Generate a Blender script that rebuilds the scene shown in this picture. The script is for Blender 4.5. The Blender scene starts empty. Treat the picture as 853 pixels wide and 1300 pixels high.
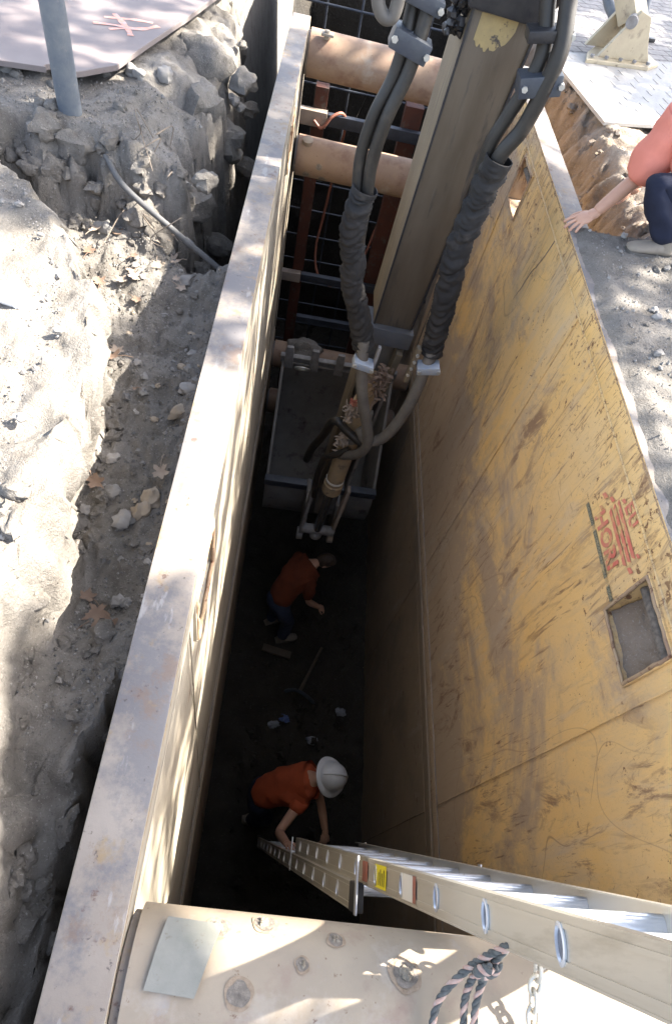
import bpy, bmesh, math, random
from math import sin, cos, pi, radians
from mathutils import Vector, Matrix, noise
random.seed(11)
SC = bpy.context.scene
COL = SC.collection

# ------------------------------------------------------------------ camera, sky, sun, exposure
cam = bpy.data.cameras.new('camera'); camo = bpy.data.objects.new('camera', cam); COL.objects.link(camo)
_r = Vector((0.98391983, 0.04540198, 0.17274384)); _u = Vector((-0.13644522, 0.81517192, 0.56291868)); _f = Vector((0.11525831, 0.57743692, -0.8082587))
camo.matrix_world = Matrix(((_r.x, _u.x, -_f.x, 0.172), (_r.y, _u.y, -_f.y, 0.0), (_r.z, _u.z, -_f.z, 1.6), (0, 0, 0, 1)))
cam.sensor_fit = 'AUTO'; cam.sensor_width = 36; cam.lens = 20.908; cam.shift_y = -0.0077
cam.clip_start = 0.05; cam.clip_end = 600
SC.camera = camo

SUN_EL, SUN_AZ = radians(44), radians(12)            # azimuth from +X towards +Y
SUNV = Vector((cos(SUN_EL) * cos(SUN_AZ), cos(SUN_EL) * sin(SUN_AZ), sin(SUN_EL)))
W = bpy.data.worlds.new('World'); SC.world = W; W.use_nodes = True
nt = W.node_tree; bg = nt.nodes['Background']
sky = nt.nodes.new('ShaderNodeTexSky'); sky.sky_type = 'NISHITA'; sky.sun_disc = False
sky.sun_elevation = SUN_EL; sky.sun_rotation = pi / 2 - SUN_AZ; sky.dust_density = 2.5; sky.air_density = 0.9
hs = nt.nodes.new('ShaderNodeHueSaturation'); hs.inputs['Saturation'].default_value = .74   # hazy, pale sky
nt.links.new(sky.outputs[0], hs.inputs['Color']); nt.links.new(hs.outputs[0], bg.inputs[0]); bg.inputs[1].default_value = 0.125
sun = bpy.data.lights.new('sun', 'SUN'); sun.energy = 5.0; sun.angle = radians(0.53); sun.color = (1.0, 0.93, 0.82)
suno = bpy.data.objects.new('sun', sun); COL.objects.link(suno)
suno.rotation_euler = SUNV.to_track_quat('Z', 'Y').to_euler(); suno.location = (6, 1, 8)
SC.view_settings.view_transform = 'Standard'; SC.view_settings.look = 'None'
SC.view_settings.gamma = 1; SC.view_settings.use_curve_mapping = False
SC.view_settings.exposure = 2.8
SC.render.engine = 'CYCLES'
SC.cycles.use_denoising = True
SC.cycles.max_bounces = 8; SC.cycles.diffuse_bounces = 3; SC.cycles.glossy_bounces = 3
SC.cycles.sample_clamp_indirect = 6

# ------------------------------------------------------------------ materials
def M(name, base, var=None, vscale=6.0, rough=0.8, metal=0.0, bump=0.3, bscale=40.0, bdist=0.01, layers=(), spec=0.4, stretch=(1, 1, 1), bump2=None, g=1.0):
    base = tuple(q * g for q in base); var = tuple(q * g for q in var) if var else var; layers = [dict(L, color=tuple(q * g for q in L['color'])) for L in layers]
    m = bpy.data.materials.new(name); m.use_nodes = True
    n = m.node_tree.nodes; l = m.node_tree.links
    p = n['Principled BSDF']; p.inputs['Roughness'].default_value = rough; p.inputs['Metallic'].default_value = metal
    p.inputs['Specular IOR Level'].default_value = spec
    tc = n.new('ShaderNodeTexCoord')
    def tex(scale, st=(1, 1, 1), detail=6, rg=0.6, off=0, dist=0):
        mp = n.new('ShaderNodeMapping'); mp.inputs['Scale'].default_value = st; mp.inputs['Location'].default_value = (off, off * .7, off * .3)
        l.new(tc.outputs['Object'], mp.inputs[0])
        t = n.new('ShaderNodeTexNoise'); t.inputs['Scale'].default_value = scale; t.inputs['Detail'].default_value = detail
        t.inputs['Roughness'].default_value = rg; t.inputs['Distortion'].default_value = dist; l.new(mp.outputs[0], t.inputs['Vector']); return t
    def ramp(src, lo, hi):
        r = n.new('ShaderNodeMapRange'); r.inputs[1].default_value = lo; r.inputs[2].default_value = hi; l.new(src, r.inputs[0]); return r.outputs[0]
    def mix(fac, a, b):
        x = n.new('ShaderNodeMix'); x.data_type = 'RGBA'; l.new(fac, x.inputs['Factor'])
        for s, v in ((x.inputs[6], a), (x.inputs[7], b)):
            if isinstance(v, tuple): s.default_value = (*v, 1)
            else: l.new(v, s)
        return x.outputs[2]
    def mixf(fac, a, b):
        x = n.new('ShaderNodeMix'); x.data_type = 'FLOAT'; l.new(fac, x.inputs['Factor'])
        for s, v in ((x.inputs[2], a), (x.inputs[3], b)):
            if isinstance(v, (int, float)): s.default_value = v
            else: l.new(v, s)
        return x.outputs[0]
    c = base; rg = rough; mt = metal; hgt = None
    if var: c = mix(ramp(tex(vscale, stretch).outputs['Fac'], .33, .67), base, var)
    for k, L in enumerate(layers):
        t = tex(L.get('scale', 10), L.get('stretch', (1, 1, 1)), L.get('detail', 8), L.get('rg', .65), 3.7 * (k + 1) + L.get('off', 0), L.get('dist', 0))
        src = t.outputs['Fac']
        if 'bias' in L:                                   # where this coat of dirt was laid: a slow drift added to its ragged edge
            vm = n.new('ShaderNodeVectorMath'); vm.operation = 'DOT_PRODUCT'; vm.inputs[1].default_value = L['bias'][:3]; l.new(tc.outputs['Object'], vm.inputs[0])
            ad = n.new('ShaderNodeMath'); ad.operation = 'ADD'; l.new(vm.outputs['Value'], ad.inputs[0]); ad.inputs[1].default_value = L['bias'][3]
            ad2 = n.new('ShaderNodeMath'); ad2.operation = 'ADD'; l.new(src, ad2.inputs[0]); l.new(ad.outputs[0], ad2.inputs[1]); src = ad2.outputs[0]
        if 'contour' in L:
            s1 = n.new('ShaderNodeMath'); s1.operation = 'SUBTRACT'; l.new(src, s1.inputs[0]); s1.inputs[1].default_value = L.get('level', .5)
            s2 = n.new('ShaderNodeMath'); s2.operation = 'ABSOLUTE'; l.new(s1.outputs[0], s2.inputs[0]); f = ramp(s2.outputs[0], L['contour'], L['contour'] * .3)
        else: f = ramp(src, L['lo'], L['hi'])
        if 'mask' in L:
            q = L['mask']; f2 = ramp(tex(q['scale'], q.get('stretch', (1, 1, 1)), 3, .5, 9.1 * (k + 1)).outputs['Fac'], q['lo'], q['hi'])
            mm = n.new('ShaderNodeMath'); mm.operation = 'MULTIPLY'; l.new(f, mm.inputs[0]); l.new(f2, mm.inputs[1]); f = mm.outputs[0]
        if 'amount' in L:
            mm = n.new('ShaderNodeMath'); mm.operation = 'MULTIPLY'; l.new(f, mm.inputs[0]); mm.inputs[1].default_value = L['amount']; f = mm.outputs[0]
        c = mix(f, c, L['color'])
        if 'rough' in L: rg = mixf(f, rg, L['rough'])
        if 'metal' in L: mt = mixf(f, mt, L['metal'])
    if isinstance(c, tuple): p.inputs['Base Color'].default_value = (*c, 1)
    else: l.new(c, p.inputs['Base Color'])
    if not isinstance(rg, (int, float)): l.new(rg, p.inputs['Roughness'])
    if not isinstance(mt, (int, float)): l.new(mt, p.inputs['Metallic'])
    if bump:
        b = n.new('ShaderNodeBump'); b.inputs['Strength'].default_value = bump; b.inputs['Distance'].default_value = bdist
        l.new(tex(bscale, stretch, 8, .65, 1.3).outputs['Fac'], b.inputs['Height']); nrm = b.outputs[0]
        if bump2:
            b2 = n.new('ShaderNodeBump'); b2.inputs['Strength'].default_value = bump2[0]; b2.inputs['Distance'].default_value = bump2[2]
            l.new(tex(bump2[1], (1, 1, 1), 4, .5, 5.3).outputs['Fac'], b2.inputs['Height']); l.new(nrm, b2.inputs['Normal']); nrm = b2.outputs[0]
        l.new(nrm, p.inputs['Normal'])
    return m

RUST = (0.13, 0.055, 0.028)
D = {}
D['dirt'] = M('grey_dirt', (0.21, 0.19, 0.165), (0.30, 0.275, 0.245), 5, .95, bump=.9, bscale=55, bdist=.012, bump2=(.7, 190, .005),
              layers=[dict(color=(0.13, 0.112, 0.095), scale=9, lo=.52, hi=.72, amount=.8), dict(color=(0.40, 0.38, 0.35), scale=130, lo=.62, hi=.68, detail=2, amount=.8), dict(color=(0.10, 0.09, 0.08), scale=95, lo=.63, hi=.70, detail=2, amount=.7)], g=0.58)
D['brown_dirt'] = M('brown_dirt', (0.25, 0.19, 0.135), (0.35, 0.30, 0.25), 4, .95, bump=.9, bscale=45, bdist=.015, bump2=(.7, 170, .006),
              layers=[dict(color=(0.16, 0.105, 0.06), scale=6, lo=.52, hi=.7, amount=.8), dict(color=(0.42, 0.38, 0.33), scale=110, lo=.62, hi=.68, detail=2, amount=.7)], g=0.72)
D['dark_soil'] = M('shaded_soil', (0.032, 0.027, 0.021), (0.05, 0.042, 0.033), 4, .95, bump=1, bscale=30, bdist=.03, layers=[dict(color=(0.09, 0.08, 0.07), scale=40, lo=.63, hi=.7, detail=3)], g=0.80)  # soil colour cut very low so floor and end walls read as deep shade
D['stone'] = M('grey_stone', (0.20, 0.19, 0.18), (0.27, 0.255, 0.235), 22, .8, bump=.4, bscale=70, bdist=.004, layers=[dict(color=(0.16, 0.15, 0.14), scale=60, lo=.6, hi=.72)], g=0.78)
D['tan_stone'] = M('tan_stone', (0.30, 0.235, 0.165), (0.38, 0.32, 0.25), 18, .75, bump=.4, bscale=60, bdist=.004, g=0.80)
D['pale_stone'] = M('pale_stone', (0.34, 0.32, 0.295), (0.27, 0.25, 0.23), 25, .8, bump=.4, bscale=60, bdist=.004, g=0.78)
D['dark_stone'] = M('dark_stone', (0.08, 0.08, 0.085), (0.13, 0.125, 0.12), 25, .7, bump=.4, bscale=60, bdist=.004)
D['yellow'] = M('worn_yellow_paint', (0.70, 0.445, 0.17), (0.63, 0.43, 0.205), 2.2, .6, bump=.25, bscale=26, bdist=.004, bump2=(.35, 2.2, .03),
    layers=[
        dict(color=(0.68, 0.41, 0.13), scale=1.6, stretch=(1, .8, .8), lo=.53, hi=.64, amount=.5),                                  # deeper ochre left where the film rubbed off
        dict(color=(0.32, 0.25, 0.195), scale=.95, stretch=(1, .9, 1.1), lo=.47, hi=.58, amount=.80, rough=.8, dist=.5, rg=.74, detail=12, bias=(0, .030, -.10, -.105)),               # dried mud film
        dict(color=(0.42, 0.36, 0.29), scale=2.4, stretch=(1, 2.2, .45), lo=.55, hi=.74, amount=.65, dist=.4),                          # pale dust runs
        dict(color=(0.215, 0.125, 0.075), scale=3.6, stretch=(1, 1.5, .5), lo=.535, hi=.61, amount=.85, dist=1.2, rg=.75, detail=12, mask=dict(scale=1.1, lo=.45, hi=.6)),   # broad rubbed rust
        dict(color=(0.16, 0.085, 0.05), scale=8, stretch=(1, 2.4, .3), lo=.565, hi=.64, amount=.8, dist=1.5, mask=dict(scale=1.2, lo=.46, hi=.58)),
        dict(color=RUST, scale=46, stretch=(1, 1.5, .16), lo=.58, hi=.62, amount=.75, dist=.8, mask=dict(scale=1.5, lo=.51, hi=.63)),      # hair scratches
        dict(color=RUST, scale=17, stretch=(1, .22, 1.6), lo=.63, hi=.67, amount=.8, dist=.8, mask=dict(scale=1.9, lo=.50, hi=.62)),
        dict(color=(0.25, 0.14, 0.07), scale=21, lo=.595, hi=.62, rg=.72, amount=.9, dist=.8, mask=dict(scale=1.3, lo=.55, hi=.64)),
        dict(color=(0.14, 0.10, 0.07), scale=150, lo=.60, hi=.70, detail=3, amount=.3),
        dict(color=(0.11, 0.05, 0.03), scale=70, lo=.65, hi=.675, detail=5, amount=.85, mask=dict(scale=2.5, lo=.46, hi=.6)),
        dict(color=(0.38, 0.30, 0.21), scale=4.2, stretch=(1, 1.3, .45), lo=.50, hi=.66, amount=.42, dist=.9, rg=.75, detail=12),
        dict(color=(0.27, 0.16, 0.085), scale=11, stretch=(1, 1.6, .35), lo=.545, hi=.62, amount=.45, dist=1.1, rg=.72, detail=10, bias=(0, .012, .06, .0), mask=dict(scale=1.9, lo=.44, hi=.56)),
        dict(color=RUST, scale=27, lo=.56, hi=.59, rg=.68, amount=.9, dist=.5, bias=(0, 0, .09, .004), mask=dict(scale=2.4, lo=.42, hi=.54)),
        dict(color=(0.17, 0.09, 0.05), scale=.8, stretch=(1, .6, 1.1), detail=2, rg=.5, contour=.0014, level=.47, amount=.5, mask=dict(scale=1.6, lo=.50, hi=.57)),
        dict(color=(0.20, 0.115, 0.07), scale=.55, stretch=(1, 1.2, .6), detail=2, rg=.5, contour=.0012, level=.54, amount=.35, off=2.),
        dict(color=(0.72, 0.55, 0.30), scale=30, stretch=(1, 1.6, .3), lo=.63, hi=.70, amount=.5),
    ])
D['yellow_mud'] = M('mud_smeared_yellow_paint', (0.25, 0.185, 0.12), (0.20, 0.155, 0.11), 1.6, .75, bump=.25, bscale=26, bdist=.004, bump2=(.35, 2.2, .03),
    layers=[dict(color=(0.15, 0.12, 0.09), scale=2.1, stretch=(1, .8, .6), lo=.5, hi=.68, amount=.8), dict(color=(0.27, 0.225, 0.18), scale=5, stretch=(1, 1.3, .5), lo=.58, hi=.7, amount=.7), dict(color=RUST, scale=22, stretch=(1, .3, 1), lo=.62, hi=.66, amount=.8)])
D['cream'] = M('worn_cream_paint', (0.40, 0.355, 0.28), (0.32, 0.28, 0.22), 3, .6, bump=.3, bscale=24, bdist=.005, bump2=(.4, 2, .03),
    layers=[dict(color=(0.27, 0.22, 0.16), scale=3, stretch=(1, .35, 1.2), lo=.52, hi=.68, amount=.7),
            dict(color=(0.10, 0.075, 0.06), scale=34, stretch=(1, .07, 1.2), lo=.60, hi=.65, amount=.9),
            dict(color=RUST, scale=12, stretch=(1, .25, 1), lo=.61, hi=.68, amount=.7)], g=0.82)
D['rim'] = M('worn_steel_rim', (0.27, 0.225, 0.185), (0.36, 0.31, 0.26), 3, .65, metal=.05, bump=.3, bscale=60, bdist=.003, bump2=(.3, 7, .01),
    layers=[dict(color=(0.10, 0.11, 0.14), scale=2.2, lo=.475, hi=.56, amount=.58, rg=.75, detail=12), dict(color=(0.22, 0.145, 0.10), scale=6, lo=.55, hi=.63, amount=.6, rg=.75, detail=12),
            dict(color=(0.32, 0.22, 0.11), scale=9, lo=.57, hi=.66, amount=.75), dict(color=(0.42, 0.40, 0.38), scale=16, stretch=(1, .3, 1), lo=.6, hi=.66, amount=.6), dict(color=(0.07, 0.055, 0.05), scale=50, lo=.64, hi=.7, amount=.8), dict(color=(0.13, 0.07, 0.05), scale=18, lo=.62, hi=.68, amount=.8)], g=0.64)
D['rim_edge'] = M('rusty_edge', (0.27, 0.17, 0.11), (0.38, 0.27, 0.16), 9, .8, bump=.4, bscale=60, bdist=.005, layers=[dict(color=RUST, scale=25, lo=.55, hi=.65)])
D['pipe'] = M('worn_tan_pipe', (0.35, 0.285, 0.205), (0.29, 0.235, 0.175), 5, .6, bump=.25, bscale=60, bdist=.003,
    layers=[dict(color=(0.25, 0.165, 0.13), scale=7, lo=.55, hi=.68, amount=.7), dict(color=(0.42, 0.38, 0.33), scale=4, lo=.56, hi=.68, amount=.7), dict(color=RUST, scale=45, lo=.64, hi=.70, amount=.8), dict(color=(0.30, 0.29, 0.29), scale=9, lo=.6, hi=.68, amount=.6)], g=0.72)
D['pipe_rust'] = M('rusty_tan_pipe', (0.36, 0.24, 0.155), (0.29, 0.19, 0.13), 5, .65, bump=.25, bscale=60, bdist=.003, layers=[dict(color=(0.22, 0.12, 0.08), scale=6, lo=.53, hi=.66, amount=.8), dict(color=(0.42, 0.36, 0.29), scale=4, lo=.57, hi=.68, amount=.7), dict(color=RUST, scale=40, lo=.63, hi=.70, amount=.8)], g=0.66)
D['patch'] = M('grey_green_plate', (0.20, 0.20, 0.17), (0.27, 0.26, 0.225), 12, .6, bump=.3, bscale=70, bdist=.003, layers=[dict(color=(0.16, 0.13, 0.10), scale=30, lo=.6, hi=.7), dict(color=(0.36, 0.29, 0.22), scale=15, lo=.62, hi=.7)], g=0.72)
D['mudplug'] = M('dried_mud', (0.20, 0.165, 0.12), (0.36, 0.31, 0.24), 60, .95, bump=1, bscale=120, bdist=.01, g=0.80)
D['hole'] = M('hole_grime', (0.10, 0.085, 0.07), (0.2, 0.17, 0.14), 50, .95, bump=.6, bscale=120)
D['grime'] = M('brown_grime', (0.17, 0.125, 0.085), (0.26, 0.20, 0.145), 60, .9, bump=.3, bscale=120)
D['orange_steel'] = M('faded_orange_steel', (0.22, 0.058, 0.026), (0.15, 0.05, 0.03), 8, .7, bump=.3, layers=[dict(color=(0.2, 0.15, 0.12), scale=14, lo=.56, hi=.68)], g=0.30)
D['tan_beam'] = M('tan_beam', (0.37, 0.30, 0.24), (0.28, 0.23, 0.2), 8, .7, bump=.3, g=0.75)
D['galv'] = M('dusty_galvanised_steel', (0.10, 0.115, 0.15), (0.075, 0.085, 0.105), 12, .55, metal=.3, bump=.2, g=0.42)
D['bluegrey'] = M('blue_grey_pipe', (0.105, 0.125, 0.155), (0.16, 0.175, 0.19), 14, .6, bump=.25, layers=[dict(color=(0.24, 0.23, 0.22), scale=25, lo=.60, hi=.72, amount=.6)], g=0.75)
D['conduit'] = M('dusty_conduit', (0.15, 0.155, 0.165), (0.22, 0.215, 0.21), 20, .7, bump=.2, g=0.42)
D['roadplate'] = M('rusty_pinkish_road_plate', (0.335, 0.275, 0.265), (0.41, 0.35, 0.335), 2.5, .65, bump=.2, bscale=50, bdist=.003,
    layers=[dict(color=(0.27, 0.18, 0.155), scale=3.5, lo=.56, hi=.68, amount=.6), dict(color=(0.47, 0.43, 0.40), scale=9, stretch=(1, .25, 1), lo=.6, hi=.68, amount=.5), dict(color=(0.16, 0.11, 0.09), scale=60, lo=.66, hi=.71)], g=0.43)
D['spray'] = M('orange_marking_paint', (0.60, 0.25, 0.17), (0.50, 0.27, 0.21), 40, .8, bump=0, layers=[dict(color=(0.37, 0.30, 0.29), scale=45, lo=.44, hi=.60)])
D['tread'] = M('pale_tread_plate', (0.50, 0.48, 0.45), (0.42, 0.40, 0.375), 6, .6, bump=.2, bscale=60, layers=[dict(color=(0.30, 0.26, 0.22), scale=12, lo=.58, hi=.68, amount=.7)], g=0.62)
D['treadmark'] = M('tread_bar_worn', (0.26, 0.235, 0.21), (0.34, 0.31, 0.28), 25, .6, bump=.1)
D['stick_front'] = M('oily_brown_steel', (0.15, 0.112, 0.075), (0.20, 0.155, 0.11), 5, .45, metal=.25, bump=.15, bscale=30, bdist=.002, stretch=(1.6, 1.6, .35),
    layers=[dict(color=(0.055, 0.052, 0.055), scale=7, stretch=(2, 2, .22), lo=.55, hi=.66, amount=.85), dict(color=(0.20, 0.165, 0.125), scale=22, stretch=(2, 2, .1), lo=.56, hi=.7, amount=.6), dict(color=(0.035, 0.03, 0.03), scale=2.2, stretch=(2, 2, .5), lo=.6, hi=.68, amount=.7)], g=0.60)
D['stick_side'] = M('scraped_tan_paint', (0.235, 0.185, 0.12), (0.17, 0.14, 0.10), 5, .5, metal=.1, bump=.2, stretch=(1.5, 1.5, .3),
    layers=[dict(color=(0.10, 0.08, 0.06), scale=16, stretch=(2, 2, .16), lo=.56, hi=.66, amount=.8), dict(color=(0.42, 0.36, 0.25), scale=12, stretch=(2, 2, .15), lo=.58, hi=.68, amount=.7)], g=0.62)
D['yellow_chip'] = M('chipped_yellow_paint', (0.36, 0.27, 0.12), (0.26, 0.20, 0.10), 14, .6, bump=.3, layers=[dict(color=(0.06, 0.05, 0.045), scale=20, lo=.55, hi=.62)])
D['black_steel'] = M('greasy_black_steel', (0.022, 0.022, 0.026), (0.04, 0.038, 0.038), 12, .45, metal=.3, bump=.3, bscale=30)
D['clamp'] = M('dusty_blue_grey_clamp', (0.07, 0.08, 0.105), (0.10, 0.11, 0.125), 20, .5, metal=.3, bump=.2, g=0.65)
D['bright_clamp'] = M('zinc_clamp', (0.30, 0.36, 0.46), (0.36, 0.38, 0.40), 30, .45, metal=.3, bump=.2)
D['zinc'] = M('zinc_bolt', (0.5, 0.5, 0.48), (0.4, 0.39, 0.36), 30, .4, metal=.6, bump=.1)
D['hose'] = M('dusty_black_hose', (0.026, 0.023, 0.020), (0.045, 0.04, 0.034), 10, .5, bump=.15, bscale=90, bdist=.002, layers=[dict(color=(0.11, 0.09, 0.07), scale=6, lo=.55, hi=.7, amount=.6)], g=0.55)
D['grey_hose'] = M('muddy_grey_hose', (0.105, 0.095, 0.085), (0.15, 0.138, 0.122), 10, .6, bump=.15, bscale=80, bdist=.002, layers=[dict(color=(0.10, 0.09, 0.08), scale=12, lo=.55, hi=.7)], g=0.85)
D['sleeve'] = M('dusty_black_fabric', (0.020, 0.018, 0.018), (0.036, 0.033, 0.031), 9, .85, bump=.5, bscale=120, bdist=.002, layers=[dict(color=(0.12, 0.105, 0.09), scale=7, lo=.56, hi=.72, amount=.7)], g=0.60)
D['bucket'] = M('muddy_bucket_steel', (0.19, 0.175, 0.16), (0.25, 0.235, 0.215), 5, .75, bump=.35, bscale=20, bdist=.008, layers=[dict(color=(0.22, 0.20, 0.18), scale=8, lo=.57, hi=.68, amount=.7), dict(color=(0.06, 0.05, 0.045), scale=5, lo=.57, hi=.7)], g=0.72)
D['tooth'] = M('worn_tooth_steel', (0.24, 0.235, 0.235), (0.17, 0.16, 0.15), 20, .6, metal=.2, bump=.3)
D['cyl'] = M('dusty_tan_cylinder', (0.33, 0.245, 0.145), (0.25, 0.19, 0.125), 10, .6, bump=.2, layers=[dict(color=(0.12, 0.095, 0.075), scale=9, lo=.56, hi=.68)])
D['whitering'] = M('white_ring', (0.62, 0.60, 0.56), None, rough=.5, bump=.1)
D['chrome'] = M('oily_rod', (0.30, 0.30, 0.31), None, rough=.25, metal=.9, bump=0)
D['deadleaf'] = M('dry_leaf', (0.125, 0.08, 0.056), (0.18, 0.125, 0.09), 18, .8, bump=.3, bscale=60, bdist=.003)
D['paleleaf'] = M('bleached_leaf', (0.22, 0.17, 0.13), (0.28, 0.23, 0.185), 18, .8, bump=.3, bscale=60, bdist=.003)
D['redleaf'] = M('red_dry_leaf', (0.22, 0.045, 0.035), (0.26, 0.11, 0.06), 18, .8, bump=.3)
D['alu'] = M('brushed_aluminium', (0.60, 0.57, 0.50), (0.52, 0.49, 0.43), 8, .42, metal=.75, bump=.06, bscale=60, bdist=.001, stretch=(1, 1, .06), layers=[dict(color=(0.38, 0.35, 0.29), scale=14, stretch=(1, 1, .2), lo=.56, hi=.7, amount=.7)])
D['alu_rung'] = M('aluminium_rung', (0.66, 0.68, 0.72), (0.58, 0.60, 0.64), 14, .38, metal=.7, bump=.05, layers=[dict(color=(0.35, 0.34, 0.32), scale=40, lo=.63, hi=.7)])
D['bore'] = M('dull_bore', (0.16, 0.17, 0.20), (0.10, 0.105, 0.12), 60, .6, metal=.2, bump=0)
D['blackplastic'] = M('black_plastic', (0.025, 0.025, 0.027), None, rough=.5, bump=.1)
D['stk_yellow'] = M('yellow_sticker', (0.72, 0.62, 0.02), None, rough=.5, bump=0)
D['stk_white'] = M('white_sticker', (0.72, 0.68, 0.58), None, rough=.5, bump=0)
D['stk_red'] = M('red_sticker', (0.36, 0.10, 0.06), (0.3, 0.16, 0.12), 60, .5, bump=0)
D['ink'] = M('black_ink', (0.02, 0.02, 0.02), None, rough=.6, bump=0)
D['redprint'] = M('worn_red_print', (0.52, 0.12, 0.085), (0.54, 0.22, 0.13), 14, .6, bump=0, layers=[dict(color=(0.53, 0.36, 0.14), scale=22, lo=.53, hi=.62, amount=.9)])
D['blackprint'] = M('worn_black_print', (0.10, 0.10, 0.075), (0.14, 0.13, 0.09), 40, .6, bump=0, layers=[dict(color=(0.50, 0.36, 0.15), scale=24, lo=.56, hi=.62, amount=.9)])
D['paleprint'] = M('worn_pale_print', (0.36, 0.31, 0.19), None, rough=.6, bump=0)
D['skin'] = M('skin', (0.50, 0.29, 0.20), (0.45, 0.25, 0.17), 14, .55, bump=.1, bscale=120, bdist=.001)
D['coral'] = M('coral_cotton', (0.70, 0.24, 0.175), (0.64, 0.215, 0.155), 9, .9, bump=.35, bscale=12, bdist=.012)
D['orange'] = M('orange_cotton', (0.40, 0.075, 0.026), (0.31, 0.06, 0.022), 9, .9, bump=.35, bscale=14, bdist=.012)
D['navy'] = M('navy_cotton', (0.014, 0.018, 0.042), (0.02, 0.025, 0.055), 9, .9, bump=.35, bscale=14, bdist=.012, g=0.60)
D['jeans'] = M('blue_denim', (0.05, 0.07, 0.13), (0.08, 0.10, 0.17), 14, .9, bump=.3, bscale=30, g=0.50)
D['boot'] = M('dusty_leather_boot', (0.30, 0.255, 0.20), (0.22, 0.185, 0.15), 12, .8, bump=.3, g=0.80)
D['sole'] = M('rubber_sole', (0.10, 0.09, 0.08), None, rough=.9, bump=.2)
D['hat'] = M('white_hard_hat', (0.68, 0.69, 0.71), (0.60, 0.61, 0.63), 9, .35, bump=.05)
D['hair'] = M('dark_hair', (0.035, 0.024, 0.018), (0.06, 0.04, 0.03), 40, .7, bump=.5, bscale=90)
D['eye'] = M('eye_white', (0.7, 0.68, 0.65), None, rough=.3, bump=0)
D['cupwhite'] = M('white_paper_cup', (0.80, 0.79, 0.77), None, rough=.5, bump=.05)
D['cuplid'] = M('cup_lid', (0.62, 0.66, 0.72), None, rough=.35, bump=.05)
D['chain'] = M('pale_zinc_chain', (0.52, 0.49, 0.42), (0.44, 0.41, 0.35), 40, .5, metal=.4, bump=.2)
D['rope_dark'] = M('dark_green_rope', (0.045, 0.05, 0.05), (0.12, 0.12, 0.11), 60, .8, bump=.5, bscale=180, bdist=.003)
D['rope_pink'] = M('faded_pink_rope', (0.38, 0.22, 0.17), (0.42, 0.33, 0.28), 60, .8, bump=.5, bscale=180, bdist=.003)
D['padbeige'] = M('beige_painted_steel', (0.56, 0.47, 0.32), (0.48, 0.40, 0.28), 7, .55, bump=.2, layers=[dict(color=(0.20, 0.15, 0.10), scale=24, lo=.62, hi=.69), dict(color=(0.34, 0.28, 0.2), scale=9, lo=.57, hi=.68)], g=0.78)
D['wood'] = M('weathered_wood', (0.10, 0.08, 0.06), (0.08, 0.06, 0.045), 10, .85, bump=.3, stretch=(1, 4, 1))
D['trash_blue'] = M('blue_wrapper', (0.02, 0.05, 0.22), (0.10, 0.14, 0.26), 40, .5, bump=.2)
D['trash_white'] = M('white_wrapper', (0.22, 0.23, 0.26), None, rough=.6, bump=.2)
D['bark'] = M('grey_bark', (0.14, 0.11, 0.085), (0.20, 0.17, 0.14), 9, .95, bump=.8, bscale=30, bdist=.03)
D['leaf'] = M('green_leaf', (0.045, 0.085, 0.025), (0.075, 0.12, 0.035), 3, .6, bump=0)
D['paver'] = None
def paver():
    m = bpy.data.materials.new('grey_pavers'); m.use_nodes = True; n = m.node_tree.nodes; l = m.node_tree.links; p = n['Principled BSDF']
    tc = n.new('ShaderNodeTexCoord'); mp = n.new('ShaderNodeMapping'); mp.inputs['Rotation'].default_value = (0, 0, radians(-19.5)); l.new(tc.outputs['Object'], mp.inputs[0])
    b = n.new('ShaderNodeTexBrick'); b.inputs['Scale'].default_value = 2.1; b.inputs['Mortar Size'].default_value = .014; b.inputs['Color1'].default_value = (.22, .205, .195, 1); b.inputs['Color2'].default_value = (.17, .16, .155, 1); b.inputs['Mortar'].default_value = (.07, .06, .055, 1)
    l.new(mp.outputs[0], b.inputs['Vector']); no = n.new('ShaderNodeTexNoise'); no.inputs['Scale'].default_value = 25; l.new(tc.outputs['Object'], no.inputs['Vector'])
    x = n.new('ShaderNodeMix'); x.data_type = 'RGBA'; x.blend_type = 'OVERLAY'; x.inputs[0].default_value = .5; l.new(b.outputs['Color'], x.inputs[6]); l.new(no.outputs['Fac'], x.inputs[7]); l.new(x.outputs[2], p.inputs['Base Color'])
    bp = n.new('ShaderNodeBump'); bp.inputs['Distance'].default_value = .012; bp.invert = True; l.new(b.outputs['Fac'], bp.inputs['Height']); l.new(bp.outputs[0], p.inputs['Normal']); p.inputs['Roughness'].default_value = .85
    return m
D['paver'] = paver()

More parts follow.
